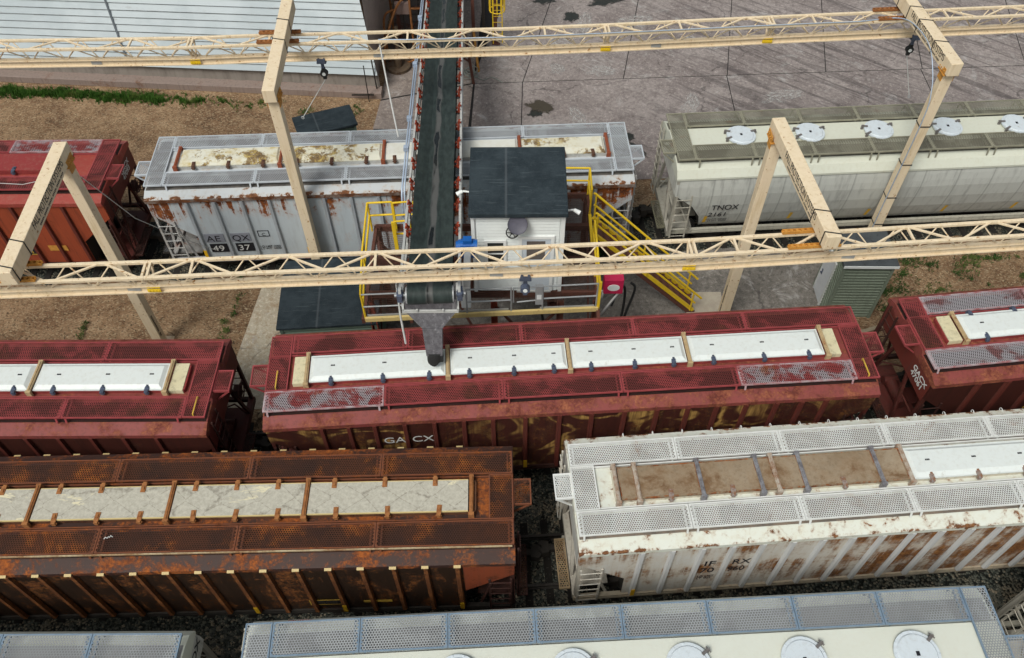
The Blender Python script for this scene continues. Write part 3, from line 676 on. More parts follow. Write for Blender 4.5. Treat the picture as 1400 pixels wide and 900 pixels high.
# C1
S=dict(round=False,
  body=rusty('black_brown_rusty_side',(.020,.012,.008),(.036,.018,.010),rust=.40,streak=.5,grime=.4,grimecol=(.012,.009,.007),cols=[(.25,(.03,.012,.007)),(.42,(.07,.022,.008)),(.62,(.24,.085,.02)),(.85,(.42,.22,.06))],seed=41),
  roof=rusty('deep_rust_roof',(.052,.021,.014),(.030,.018,.016),rust=.49,streak=.2,grime=.3,grimecol=(.05,.03,.025),cols=[(.25,(.045,.016,.009)),(.42,(.13,.036,.013)),(.6,(.34,.095,.018)),(.8,(.55,.20,.03))],seed=42,rough=.65),
  post=rusty('rusty_post',(.075,.03,.016),(.16,.06,.024),rust=.56,cols=[(.3,(.08,.028,.012)),(.6,(.30,.11,.03)),(.9,(.48,.2,.06))],seed=43,big=2.),
  cap=paint('pale_post_cap',(.62,.50,.26),(.5,.36,.16),.5,scale=7),
  endm=Mt['dark_red'],endsheet=rusty('rust_end_sheet',(.16,.045,.02),(.11,.035,.018),rust=.4,cols=DKRUST,seed=44),sill=Mt['dark'],laddm=Mt['dark_red'],
  stepm=perf('dark_step_rust',(.05,.02,.012),(.08,.03,.015),.2),stepl=Mt['dark_red'],
  perf=perf('rust_brown_walkway',(.058,.024,.016),(.09,.032,.016),rust=.37,cols=[(.3,(.09,.03,.014)),(.5,(.26,.075,.016)),(.75,(.48,.17,.03))],seed=45,rad=.0235),
  lip=rusty('rust_walkway_lip',(.20,.065,.03),(.14,.05,.025),rust=.4,seed=46,big=3),
  under=SHADE['black'],coamm=rusty('rust_coaming',(.10,.04,.025),(.16,.07,.03),rust=.4,cols=DKRUST,seed=47),latchm=Mt['beam_brown'],clampm=Mt['beam_brown'])
def mottled():
    t=NT('mottled_grey_hatch_cover',.75); v=t.obj()
    n=t.noise(v,9.,9,.8,.3); c=t.mix(t.ss(n,.40,.62),(.39,.365,.305),(.50,.475,.40))
    vr=t.map((1.6,2.1,1),(.3,.3,0),(0,0,R(45))); e=t.vor(vr,1.,'Distance','DISTANCE_TO_EDGE',.25)
    c=t.mix(t.M('MULTIPLY',t.ss(t.M('ADD',e,t.M('MULTIPLY',t.noise(v,9,6,.8),.10)),.075,.035),.65),c,(.13,.11,.085))
    c=t.mix(t.ss(t.noise(t.map((1,3,1),(2,1,0)),.9,6,.7,.6),.60,.66),c,(.66,.60,.42))
    c=t.mix(t.ss(t.M('ABSOLUTE',t.M('ADD',t.sep()[1],.0)),.405,.43),c,(.60,.47,.22))
    t.color(c); t.bump(n,.3,.01); return t.m
HM=mottled(); BS=Mt['beam_brown']
S.update(ends=((-.62,.62),(-.62,.62)),hatches=[(-7.4,-3.6,HM,'flat'),(-3.46,-.18,HM,'flat'),(-.04,3.20,HM,'flat'),(3.34,7.32,HM,'flat')],
  straps=[(-7.5,BS),(-3.53,BS),(-.11,BS),(3.27,BS),(7.4,BS)],coam=(-7.6,7.5),nposts=19,lfr=(.18,.5,.82),backlatch=True,refl=(11,14,18),bp=.15,bw=9)
C1=car('heavily rusted brown hopper wagon with mottled grey hatch covers and pale post caps',-8.44,9.58,1.07,8.45,S)
ora=rusty('orange_red_end_panel',(.26,.062,.026),(.20,.048,.022),rust=.38,streak=.5,grime=.3,cols=DKRUST,seed=48)
MB().prism([(7.18,2.32),(8.44,3.32),(8.44,3.93),(7.18,3.93)],'y',-1.59,-1.578).build('orange_end_panel',[ora],C1)
MB().box(-8.4,8.4,-1.335,-1.305,4.40,4.445).build('walkway_edge_strip',[paint('pale_edge_strip',(.50,.42,.27),(.24,.12,.05),.6,scale=1.6)],C1)
# painted stencil panels
def panel(parent,x,z,w,h,body,m,mt,size,y=-1.572,border=None):
    mb=MB().box(x,x+w,y-.006,y,z,z+h,0)
    if border: 
        b=.035
        for a,b_,c,d in ((x-b,x+w+b,z-b,z),(x-b,x+w+b,z+h,z+h+b),(x-b,x,z,z+h),(x+w,x+w+b,z,z+h)): mb.box(a,b_,y-.006,y,c,d,1)
    mb.build('stencil_panel',[m,border or m],parent)
    if body: text('stencil_text',body,size,mt,parent,(x+w*.08,y-.012,z+h*.14),(R(90),0,0),1.15,.004)
panel(C1,3.05,1.55,.78,.26,'',Mt['txt_black'],Mt['txt_yellow'],.3,border=Mt['txt_yellow'])
MB().box(3.12,3.42,-1.586,-1.58,1.60,1.76).box(3.46,3.76,-1.586,-1.58,1.60,1.76).build('stencil_blocks',[Mt['dark']],C1)
panel(C1,4.45,1.62,.75,.13,'',Mt['txt_yellow'],Mt['txt_black'],.2)
panel(C1,-7.3,1.9,1.5,.35,'',paint('olive_stencil_patch',(.16,.12,.02),(.1,.08,.02),.7),Mt['txt_black'],.2)
# C2
WR=(.64,.64,.59); 
S=dict(round=False,
  body=rusty('white_side_with_rust_runs',(.66,.67,.645),(.57,.575,.56),rust=.35,streak=.82,grime=.45,grimecol=(.42,.33,.22),cols=[(.3,(.04,.018,.009)),(.45,(.13,.05,.016)),(.6,(.30,.13,.04)),(.8,(.48,.30,.12))],halo=.3,seed=52,edges=((ZH-.14,.9,.10),(2.6,1.6,.085)),grad=(-4.2,.3,.085),soft=.075,sfreq=3.),
  roof=rusty('white_roof_with_rust',(.67,.695,.645),(.60,.60,.51),rust=.30,streak=.15,grime=.35,grimecol=(.52,.42,.26),halo=.4,seed=53,edges=((ZH+.01,.13,.115),),soft=.028,big=3.2,sfreq=2.2,cols=[(.3,(.05,.022,.012)),(.5,(.15,.06,.025)),(.7,(.30,.14,.05))]),
  post=rusty('white_post',(.60,.61,.61),(.52,.52,.52),rust=.26,streak=.4,grime=.3,seed=54,edges=((3.9,.25,.09),(1.2,.3,.05))),
  endm=rusty('white_end_frame',(.55,.53,.47),(.45,.40,.33),rust=.22,seed=55,big=2),endsheet=rusty('white_end_sheet',(.58,.58,.55),(.5,.48,.44),rust=.14,seed=56),
  sill=rusty('tan_sill',(.42,.37,.29),(.36,.29,.2),rust=.3,seed=57,big=2),laddm=paint('white_ladder',(.58,.57,.52),(.46,.40,.32),.5,scale=5,speck=(.2,.09,.04)),
  stepm=perf('tan_step',(.34,.25,.14),(.26,.17,.09),.2,pitch=.07,rad=.024),stepl=paint('tan_step_lip',(.36,.26,.15),None,.6,scale=6),
  perf=perf('white_walkway',(.66,.67,.65),(.56,.56,.54),rust=.10,seed=58,cols=[(.3,(.2,.08,.03)),(.6,(.42,.22,.1)),(.8,(.5,.38,.25))]),
  lip=paint('white_walkway_lip',(.72,.73,.71),(.64,.64,.62),.45,scale=4),
  under=SHADE['tan'],coamm=rusty('white_coaming',(.62,.60,.52),(.5,.42,.3),rust=.25,seed=59,big=2),latchm=paint('rusty_latch',(.30,.28,.27),(.22,.09,.035),.6,scale=9),clampm=Mt['latch'])
TAN=rusty('brown_tan_flat_hatch',(.17,.115,.065),(.42,.35,.26),rust=.34,streak=.1,grime=.6,grimecol=(.13,.09,.055),rough=.65,seed=60,big=1.1,cols=[(.3,(.10,.055,.025)),(.5,(.16,.09,.045)),(.7,(.24,.15,.08))],halo=.5)
BT=paint('grey_blue_batten',(.30,.30,.32),(.13,.12,.13),.45,.2,scale=6,speck=(.2,.08,.03)); BTR=paint('rusty_batten',(.46,.42,.36),(.24,.12,.06),.6,scale=5)
S.update(rim=rusty('rusty_hatch_rim',(.20,.14,.08),(.32,.25,.17),rust=.5,seed=61,big=3.5),ends=((-.62,.62),(-.62,.62)),npan=6,
  hatches=[(-7.28,-6.86,TAN,'flat'),(-6.80,-5.25,TAN,'flat'),(-5.18,-3.72,TAN,'flat'),(-3.66,-3.32,TAN,'flat'),(-3.24,-2.6,TAN,'flat'),(-2.54,-.64,TAN,'flat'),(-.56,.10,TAN,'flat'),(.20,3.6,HW,'fibre'),(3.74,7.2,HW,'fibre')],
  straps=[(-7.36,BTR),(-6.83,BTR),(-5.21,BT),(-3.69,BT),(-3.28,BTR),(-2.57,BT),(-.60,BT),(.15,BTR),(3.67,BTR)],coam=(-7.4,7.3),nposts=19,posta=6.87,lfr=(.14,.5,.86),refl=(0,),bp=.12,end_lad=1)
C2=car('rusty white hopper wagon with brown tan hatch panels and white perforated walkways',9.95,10.54,4.14,8.45,S)
def mark(p,b,x,z,s,m,sx=1.3,y=-1.59,bold=.0): return text('reporting_mark',b,s,m,p,(x,y,z),(R(90),0,0),sx,bold)
mark(C2,'IF',-5.16,2.72,.42,Mt['txt_black'],1.1); mark(C2,'70',-5.20,2.28,.42,Mt['txt_black'],.95); mark(C2,'RX',-4.42,2.72,.42,Mt['txt_black'],.9); mark(C2,'960',-4.46,2.28,.40,Mt['txt_black'],.78)
mark(C2,'LD LMT\nLT WT',-5.2,1.98,.15,Mt['txt_black'],.9)
for k in range(18):
    x=-6.87+2*6.87*k/17; MB().torus((x,1.655,ZH-.02),.062,.012,12,5,(1,0,.0)).build('rope_loop',[S['lip']],C2)
MB().box(3.60,3.74,.50,.62,4.60,4.67).build('yellow_tag',[Mt['yellow']],C2)
g=MB(); g.tube([(0,0,.01),(.06,.05,.06),(.13,.03,.02),(.18,.09,.05)],.022,6); g.tube([(.2,.06,.01),(.26,.12,.07),(.33,.08,.01)],.02,6)
g.v=[(a*.6,b*.6,c*.6) for a,b,c in g.v]
g=g.build('paper_scrap',Mt['galv_lt'],label='crumpled white scrap lying on the rust brown walkway of the brown wagon',cat='paper scrap'); g.location=(-9.95,8.62,4.475)
# A2
S=dict(round=False,
  body=rusty('pale_blue_grey_side',(.50,.555,.585),(.44,.48,.515),rust=.24,streak=.6,grime=.45,grimecol=(.30,.30,.31),halo=.25,seed=62,edges=((ZH-.12,1.2,.17),),grad=(-3.,2.,.075),soft=.03,sfreq=3.),
  roof=rusty('pale_grey_roof_rust_edge',(.52,.54,.55),(.44,.46,.48),rust=.26,streak=.2,grime=.4,grimecol=(.33,.30,.26),halo=.4,seed=63,edges=((ZH+.02,.25,.20),),soft=.03,big=2.2,cols=[(.3,(.05,.022,.012)),(.5,(.13,.05,.022)),(.65,(.26,.11,.04)),(.85,(.42,.24,.09))],sfreq=2.),
  post=rusty('pale_grey_post',(.40,.43,.46),(.34,.36,.39),rust=.12,streak=.5,grime=.4,seed=64,edges=((3.9,.4,.10),)),
  endm=rusty('grey_rusty_end_frame',(.36,.36,.36),(.3,.28,.26),rust=.35,seed=65,big=2),endsheet=rusty('grey_end_sheet',(.42,.44,.45),(.36,.36,.36),rust=.25,seed=66),
  sill=rusty('grey_sill',(.40,.40,.42),(.34,.33,.34),rust=.2,seed=67,big=2),laddm=paint('grey_ladder',(.46,.47,.47),(.36,.33,.3),.5,scale=5,speck=(.2,.09,.04)),
  stepm=perf('grey_step',(.10,.10,.10),(.07,.06,.06),.2),stepl=Mt['dark'],
  perf=perf('light_grey_walkway',(.37,.39,.41),(.28,.285,.30),rust=.10,seed=68,cols=[(.3,(.15,.10,.07)),(.7,(.30,.24,.19))],rad=.018),
  lip=paint('light_grey_walkway_lip',(.54,.58,.62),(.48,.51,.55),.45,scale=4),
  under=SHADE['grey'],coamm=paint('pale_coaming',(.56,.57,.56),(.40,.38,.35),.5,scale=4,speck=(.2,.09,.04)),latchm=paint('brown_latch',(.14,.07,.04),(.08,.04,.03),.6,scale=8),clampm=Mt['latch'])
A2W=rusty('peeling_white_hatch_lid',(.68,.68,.63),(.64,.60,.44),rust=.42,streak=0.,grime=.9,grimecol=(.46,.33,.08),cols=[(.3,(.05,.045,.04)),(.5,(.20,.13,.06)),(.6,(.48,.36,.12)),(.8,(.56,.47,.22))],rough=.6,seed=69,big=1.2,soft=.03,sfreq=1.2)
A2C=paint('clean_white_hatch_lid',(.68,.68,.64),(.6,.58,.5),.5,scale=2); RS=paint('red_brown_strap',(.30,.085,.04),(.22,.06,.03),.6,scale=5)
EAVE=rusty('rust_brown_eave_strip',(.30,.28,.26),(.14,.07,.04),rust=.55,streak=.2,seed=70,big=2.4,cols=[(.3,(.045,.018,.010)),(.5,(.12,.042,.016)),(.68,(.28,.11,.035)),(.85,(.46,.28,.12))])
S.update(ends=((-1.29,1.29),(-1.29,1.29)),npan=5,nposts=16,posta=7.02,
  hatches=[(-7.3,-3.9,A2W,'metal'),(-3.76,-.35,A2W,'metal'),(-.2,1.9,A2C,'metal'),(2.04,4.4,A2C,'metal'),(4.54,7.45,A2W,'metal')],
  straps=[(-7.4,RS),(-3.83,RS),(-.28,RS),(1.97,RS),(4.47,RS),(7.55,RS)],coam=(-7.5,7.6),lfr=(.15,.5,.85),refl=(0,4),bp=-.3)
A2=car('pale grey hopper wagon with rust along its roof edge and yellowed white hatch lids',-4.17,22.98,2.48,8.35,S)
for q in (-1,1): MB().box(-8.36,8.36,q*1.652-.006,q*1.652+.006,3.97,4.105).build('eave_strip',[EAVE],A2)
def patch(p,x0,x1,z0,z1,m,name='paint_patch'): MB().box(x0,x1,-1.585,-1.568,z0,z1).build(name,[m],p)
GP=paint('grey_paint_patch',(.22,.23,.27),(.26,.27,.31),.6)
patch(A2,-6.88,-6.20,1.95,2.36,GP); patch(A2,-6.80,-6.18,1.45,1.86,Mt['txt_black']); patch(A2,-5.95,-5.27,1.95,2.36,GP); patch(A2,-5.88,-5.24,1.45,1.86,Mt['txt_black'])
mark(A2,'AE',-6.84,2.0,.40,Mt['txt_black'],1.1,y=-1.592); mark(A2,'QX',-5.92,2.0,.40,Mt['txt_black'],1.,y=-1.592)
mark(A2,'49',-6.74,1.52,.38,Mt['txt_white'],1.15,y=-1.592); mark(A2,'37',-5.82,1.52,.38,Mt['txt_white'],1.15,y=-1.592)
mark(A2,'LD LMT 000000\nLT WT  00000',-5.02,1.62,.13,Mt['txt_black'],1.,bold=.001)
fb=MB(); 
for a in ((-4.97,-4.57,2.15,2.17),(-4.97,-4.57,2.42,2.44),(-4.97,-4.95,2.17,2.42),(-4.59,-4.57,2.17,2.42)): fb.box(a[0],a[1],-1.578,-1.566,a[2],a[3])
fb.build('stencil_frame',[Mt['txt_black']],A2); mark(A2,'C',-4.84,2.2,.2,Mt['txt_black'],1.,bold=.0)
st=MB()
for k in range(9): st.box(-6.9+k*.42,-6.7+k*.42,-1.612,-1.604,1.0,1.08)
st.build('red_reflective_strip',[Mt['txt_red']],A2)
# A1
S=redset(20,.06)
S['body']=rusty('brick_red_dusty_side',(.36,.072,.030),(.25,.050,.024),rust=.2,streak=.6,grime=.55,grimecol=(.055,.022,.016),cols=DKRUST,seed=72)
S['roof']=rusty('brick_red_roof',(.34,.055,.042),(.26,.045,.034),rust=.3,streak=.3,grime=.3,grimecol=(.30,.2,.14),cols=DKRUST,seed=73)
RDH=rusty('faded_red_hatch',(.27,.036,.036),(.23,.03,.03),rust=.18,streak=0.,grime=.3,grimecol=(.28,.2,.14),cols=[(.3,(.2,.12,.08)),(.7,(.34,.26,.18))],seed=74,big=.9)
S.update(ends=((-1.29,1.29),(-1.29,1.29)),hatches=[(-7.3,-3.6,RDH,'flat'),(-3.46,.2,RDH,'flat'),(.34,3.4,RDH,'flat'),(3.54,6.7,RDH,'flat')],straps=[(.27,RS),(3.47,RS),(6.8,RS)],coam=(-7.5,6.9),
  panels={(1,4):WORN},bp=-.35,refl=(13,))
A1=car('brick red hopper wagon with faded red hatches behind the left gantry',-22.3,22.44,.4,8.4,S)
panel(A1,4.55,1.62,.62,.3,'',Mt['txt_black'],Mt['txt_yellow'],.3,border=Mt['txt_yellow'])
text('stencil_text','M M',.26,Mt['txt_yellow'],A1,(4.6,-1.586,1.67),(R(90),0,0),1.,.002)
panel(A1,5.7,1.78,.66,.26,'',Mt['beam_orange'],Mt['txt_black'],.2)
text('end_mark','GACX\n47093',.27,Mt['txt_white'],A1,(8.43,.3,3.62),(R(90),0,R(90)),1.05,.005)
# round-sided wagons
OL=(.215,.205,.155)
def roundset(seed,side,roof,perfm,lip,hx,**k):
    d=dict(round=True,body=side,roof=roof,endm=rusty('tan_grey_end_frame_%d'%seed,(.40,.38,.33),(.32,.30,.25),rust=.22,seed=seed,big=2),
      endsheet=rusty('pale_end_sheet_%d'%seed,(.58,.58,.53),(.5,.5,.46),rust=.06,seed=seed+.2),sill=rusty('tan_sill_%d'%seed,(.44,.42,.35),(.36,.34,.28),rust=.12,seed=seed+.3,big=2),
      laddm=paint('pale_ladder_%d'%seed,(.46,.44,.38),(.36,.33,.27),.5,scale=5),stepm=perf('olive_step_%d'%seed,(.16,.15,.10),(.12,.11,.08),.05),stepl=paint('step_lip_%d'%seed,(.2,.19,.13),None,.6),
      perf=perfm,lip=lip,hx=hx,hatchm=rusty('bluish_white_lid_%d'%seed,(.62,.675,.72),(.55,.60,.64),rust=.16,streak=0.,grime=.45,grimecol=(.42,.43,.42),rough=.42,seed=seed+.7,big=2.,cols=[(.3,(.25,.2,.15)),(.7,(.42,.36,.28))]),clampm=paint('clamp_steel_%d'%seed,(.20,.19,.19),(.15,.13,.12),.5,.2,scale=9),ends=((-1.29,1.29),(-1.29,1.29)),npan=7,coamm=roof,under=SHADE['blue'])
    d.update(k); return d
CRM=rusty('cream_white_flat_roof',(.64,.655,.57),(.56,.565,.47),rust=.04,streak=.1,grime=.3,grimecol=(.48,.44,.32),seed=81,big=1.4)
S=roundset(81,rusty('grey_white_round_side',(.52,.53,.49),(.46,.46,.43),rust=.03,streak=.7,grime=.75,grimecol=(.27,.265,.25),seed=82,seams=1.27,sfreq=3.),CRM,
  perf('olive_walkway',OL,(.15,.14,.105),rust=.03,seed=83,rad=.017),paint('olive_walkway_lip',(.31,.295,.225),(.24,.23,.17),.55,scale=5),[-5.55,-3.05,-.55,1.97,4.5],reflx=(-6.62,-3.4,-.45,2.5,5.2),bp=-.45,under=SHADE['olive'])
A3=car('grey white round sided hopper wagon with olive walkways beyond the right gantry',13.74,24.27,3.30,8.,S)
tl=R(90+8)
text('reporting_mark','TNOX',.40,Mt['txt_black'],A3,(-6.55,-1.575,2.26),(tl,0,0),.86)
text('reporting_mark','2161',.42,Mt['txt_black'],A3,(-6.60,-1.475,1.84),(R(107),0,0),.86)
text('load_data','LD LMT 000000\n  LT WT  00000',.13,Mt['txt_black'],A3,(-6.60,-1.44,1.64),(R(105),0,0),.9)
BLP=perf('grey_mauve_walkway',(.34,.355,.365),(.27,.28,.29),rust=.02,seed=86,rad=.0225,pitch=.064); BLL=paint('steel_blue_walkway_lip',(.20,.27,.35),(.15,.21,.28),.45,scale=5)
S=roundset(84,rusty('white_round_side',(.60,.60,.56),(.54,.54,.5),rust=.03,streak=.5,grime=.4,grimecol=(.4,.38,.33),seed=85),rusty('clean_cream_roof',(.645,.66,.595),(.59,.60,.52),rust=.02,streak=.1,grime=.2,grimecol=(.55,.5,.4),seed=87,big=1.4),
  BLP,BLL,[-6.35,-3.78,-1.22,1.34,3.92,6.46],clamps=(25,205),hy=-.16,bp=-.2,npan=8,crossbar=Mt['txt_red'])
D2=car('white hopper wagon with steel blue walkways and round lids across the bottom of the view',2.53,5.67,2.67,8.58,S)
text('notice','CAUTION\nNO SIDE LADDER',.10,Mt['txt_red'],D2,(-7.72,1.40,4.13),(R(-45),0,0),1.2,.001)
S=roundset(88,rusty('white_round_side_b',(.60,.60,.56),(.54,.54,.5),rust=.03,streak=.5,grime=.4,seed=89),CRM,BLP,BLL,[-6.2,-3.7,-1.2,1.3,3.9,6.4],ends=((-1.29,1.29),(-.5,.5)),npan=8)
D1=car('white hopper wagon with a lettered end in the bottom left corner',-15.9,5.06,0.,8.4,S)
text('end_mark','TNOX\n2183',.34,Mt['txt_black'],D1,(8.425,.35,3.35),(R(90),0,R(90)),1.15,.004)
S=roundset(90,rusty('tan_white_round_side',(.45,.43,.37),(.4,.38,.33),rust=.05,streak=.5,grime=.5,seed=91),CRM,BLP,BLL,[-6.2,-3.7,-1.2,1.3,3.9,6.4],npan=8)
D3=car('wagon end with a pale ladder peeking in at the bottom right corner',21.3,6.95,5.,8.4,S)

# ------------------------------------------------------------------ overhead rail beams (triangular truss over an I beam)
def along(pl,x):
    y=yat(pl,x); s=(yat(pl,x+.2)-yat(pl,x-.2))/.4; return y,s
def rail_beam(label,pl,x0,x1,plates,brown):
    r=root('overhead_rail_beam',label,'overhead beam',(0,yat(pl,0),7.12),group='overhead fall arrest rail beams')
    P=lambda x,o,z:(x-along(pl,x)[1]*o,yat(pl,x)+o,z+.57)
    X=[x0]+[p[0] for p in pl if x0<p[0]<x1]+[x1]
    for o in (-.27,.27):
        mb=MB()
        for a,b in zip(X,X[1:]): mb.bar(P(a,o,7.5),P(b,o,7.5),.09,.09)
        mb.build('top_chord',Mt['beam'],r,True,bevel=.012)
    mb=MB()
    for a,b in zip(X,X[1:]):
        mb.bar(P(a,0,6.93),P(b,0,6.93),.15,.025); mb.bar(P(a,0,6.72),P(b,0,6.72),.15,.03); mb.bar(P(a,0,6.825),P(b,0,6.825),.02,.18)
        mb.bar(P(a,0,6.975),P(b,0,6.975),.085,.06)
    mb.build('rail_flange',Mt['beam'],r,True)
    mb=MB(); n=int((x1-x0)/1.12); d=(x1-x0)/n
    for k in range(n):
        a=x0+k*d
        for o in (-.27,.27):
            mb.tube([P(a+.06,0,7.0),P(a+d*.5-.04,o,7.47)],.020,6); mb.tube([P(a+d*.5+.04,o,7.47),P(a+d-.06,0,7.0)],.020,6)
    n2=n//2; d2=(x1-x0)/n2
    for k in range(n2):
        a=x0+k*d2
        mb.bar(P(a+.08,-.27,7.5),P(a+d2/2-.06,.27,7.5),.055,.04); mb.bar(P(a+d2/2+.06,.27,7.5),P(a+d2-.08,-.27,7.5),.055,.04)
        if k%2==0: mb.bar(P(a+d2/2,-.27,7.5),P(a+d2/2,.27,7.5),.06,.05)
    mb.build('lattice_bracing',Mt['beam'],r,True)
    for x in plates:
        g=MB()
        for dx in (-.06,.06):
            for o in (-.27,.27): g.bar(P(x+dx,0,6.98),P(x+dx,o,7.48),.05,.05)
            g.bar(P(x+dx,-.27,7.5),P(x+dx,.27,7.5),.06,.06)
        g.build('joint_frame',Mt['beam'],r,True)
        y=yat(pl,x); j=MB()
        for s in (-1,1): j.bar((x-.17,y+s*.09,7.39),(x+.17,y+s*.09,7.39),.018,.11); j.bar((x-.17,y+s*.045,7.49),(x+.17,y+s*.045,7.49),.08,.02)
        for dx in (-.12,-.04,.04,.12): j.cyl((x+dx,y-.099,7.39),(x+dx,y-.115,7.39),.022,8)
        j.build('joint_plate',Mt['beam_brown'] if brown else Mt['yellow'],r,True)
    for x in [x0+4+9.3*k for k in range(int((x1-x0)/9.3))]:
        y=yat(pl,x); MB().box(x-.17,x+.17,y-.026,y-.012,7.33,7.45).build('capacity_tag',Mt['galv'],r,True)
    return r
K=.965
FB=[(K*x,K*y) for x,y in [(-24,14.2),(-13.6,14.51),(-9.5,14.69),(-6.87,14.84),(0,15.14),(4.8,15.38),(14.19,16.1),(24,16.9)]]
RBm=[(K*x,K*y) for x,y in [(-28,24.7),(-17.6,24.91),(-10.8,25.03),(-8.87,25.15),(0,25.5),(3.3,25.7),(9.0,26.14),(18.2,26.76),(28,27.5)]]
rail_beam('cream lattice rail beam running in front of the white control cabin',FB,-23,23,(-9.17,4.63),False)
rail_beam('cream lattice rail beam at the back crossing above the rearmost wagons and the belt',RBm,-27,27,(-10.42,3.18,8.69),False)

# ------------------------------------------------------------------ inverted-L support frames
def frame(label,lx,ly,ytip,tipx,beam,side,brown,legtext,ties=(),legties=()):
    lx,ly,ytip,tipx=lx*K,ly*K,ytip*K,tipx*K
    r=root('gantry_frame',label,'gantry frame',(lx,ly,0),group='inverted L frames carrying the rail beams')
    dr=1 if ytip>ly else -1
    yb=ly-dr*.34; a=Vector((lx,yb,8.55)); b=Vector((tipx,ytip,8.55)); d=(b-a).normalized(); pz=Vector((d.y,-d.x,0))*(1 if d.y>0 else 1)
    MB().bar((lx,ly,.03),(lx,ly,8.27),.33,.33,up=(0,1,0)).build('leg',Mt['beam'],r,True,bevel=.02)
    arm=MB().bar(a,b,.38,.44).build('arm',Mt['beam'],r,True,bevel=.02)
    g=MB(); g.box(lx-.24,lx+.24,ly-.24,ly+.24,8.275,8.305)
    for s in (-1,1): g.box(lx+s*.205-.012,lx+s*.205+.012,ly-.22,ly+.22,8.305,8.50); g.box(lx+s*.18-.012,lx+s*.18+.012,ly-.14,ly+.14,8.02,8.27)
    for s in (-1,1):
        for k in range(4): g.cyl((lx+s*.205,ly-.16+.105*k,8.41),(lx+s*.25,ly-.16+.105*k,8.41),.022,8)
    g.build('corner_bracket',Mt['beam_orange'],r,True)
    bp=MB(); bp.box(lx-.35,lx+.35,ly-.35,ly+.35,0,.03); 
    for i in (-1,1):
        for j in (-1,1): bp.cyl((lx+i*.28,ly+j*.28,.03),(lx+i*.28,ly+j*.28,.09),.025,8)
    bp.build('base_plate',Mt['beam'],r,True)
    # channels that hang the beam under the arm
    t=(yat(beam,tipx)-a.y)/(b.y-a.y); xc=a.x+(b.x-a.x)*t
    for o in (-.27,.27):
        m=MB(); ya,sl=along(beam,xc); n=9; L=.68
        P=lambda x,z,oo=0:(xc+x-sl*o,ya+o+sl*x+oo,z)
        m.bar(P(-L-.25,8.155),P(L-.25,8.155),.13,.02); 
        for s in (-1,1): m.bar(P(-L-.25,8.19,s*.05),P(L-.25,8.19,s*.05),.016,.07)
        for k in range(n): m.box(P(-L-.15+k*.145,0)[0]-.035,P(-L-.15+k*.145,0)[0]+.035,P(0,0)[1]-.045+sl*(-L+k*.145),P(0,0)[1]+.045+sl*(-L+k*.145),8.166,8.215)
        m.box(xc-.12-sl*o,xc+.12-sl*o,ya+o-.05,ya+o+.05,8.255,8.325)
        m.build('hanger_channel',Mt['beam_brown'] if brown else Mt['beam_orange'],r,True)
    nx=Vector((-d.y,d.x,0))
    for f in ties:
        c=a+(b-a)*f; m=MB(); 
        for s in (-1,1): m.bar(c+nx*.197*s+Vector((0,0,-.22))+d*.06*s,c+nx*.197*s+Vector((0,0,.235))+d*.06*s,.014,.03,up=(0,1,0))
        m.bar(c-nx*.2+Vector((0,0,.228))-d*.06,c+nx*.2+Vector((0,0,.228))+d*.06,.03,.014); m.bar(c-nx*.2+Vector((0,0,-.228))-d*.06,c+nx*.2+Vector((0,0,-.228))+d*.06,.03,.014)
        m.build('cable_band',Mt['black'],r,True)
    for z in legties:
        m=MB(); 
        for s in (-1,1): m.box(lx+s*.173-.006,lx+s*.173+.006,ly-.18,ly+.18,z-.02,z+.02); m.box(lx-.167,lx+.167,ly+s*.173-.006,ly+s*.173+.006,z-.02,z+.02)
        m.build('cable_band',Mt['black'],r,True)
    if side:
        # lettering on the face that looks to +x (side 1) or -x (side -1)
        ang=math.atan2(d.y,d.x)
        n=Vector((1,0,0))*side
        L=(b-a).length
        if side>0: ta=R(90)+ (ang-R(90) if dr>0 else ang+R(90)); 
        else: ta=R(-90)+(ang-R(90) if dr>0 else ang+R(90))
        near=a+(b-a)*(side and .60); 
        fr={1:.66,-1:.30}[side] if dr<0 else .30
        if dr>0: fr=.62
        c=a+(b-a)*fr; c=c+n*.193-r.location
        text('lettering','FALL PROTECTION SYSTEMS',.32,Mt['txt_black'],r,(c.x,c.y,c.z+.00),(R(90),0,ta),.62)
        k=MB(); 
        dd=Vector((math.cos(ta),math.sin(ta),0))
        for q in range(34): 
            if q%6!=5: p0=c+dd*(.3+q*.06); k.bar(p0+Vector((0,0,-.10)),p0+dd*.035+Vector((0,0,-.10)),.004,.05)
        k.bar(c+dd*.3+Vector((0,0,-.125)),c+dd*2.3+Vector((0,0,-.125)),.005,.006)
        k.build('small_print',[Mt['txt_black']],r)
    if legtext:
        sx,z0,z1=legtext; k=MB(); z=z0
        while z<z1:
            w_=random.uniform(.06,.10); 
            if sx=='f': k.box(lx-.03-w_/2,lx-.03+w_/2,ly-.172,ly-.166,z,z+.05)
            elif sx=='r': k.box(lx+.166,lx+.172,ly-.06-w_/2,ly-.06+w_/2,z,z+.05)
            else: k.box(lx-.172,lx-.166,ly-.06-w_/2,ly-.06+w_/2,z,z+.05)
            z+=random.choice((.085,.085,.16))
        k.build('stencil_lettering',[Mt['txt_black']],r,True)
    return r
frame('cream inverted L frame nearest the left edge, its leg behind the dark red wagons',-12.86,18.65,13.95,-12.62,FB,1,False,('r',.6,1.7),ties=(.78,.96))
frame('cream inverted L frame with its leg standing beside the grey wagon at left centre',-7.36,21.70,26.6,-7.62,RBm,0,True,None,ties=(.52,.74))
frame('cream inverted L frame at upper right with a conduit strapped along its arm and leg',13.94,22.89,27.5,13.5,RBm,-1,True,('f',.5,1.2),ties=(.25,.5,.66,.82),legties=(1.9,3.2,4.7,6.3))
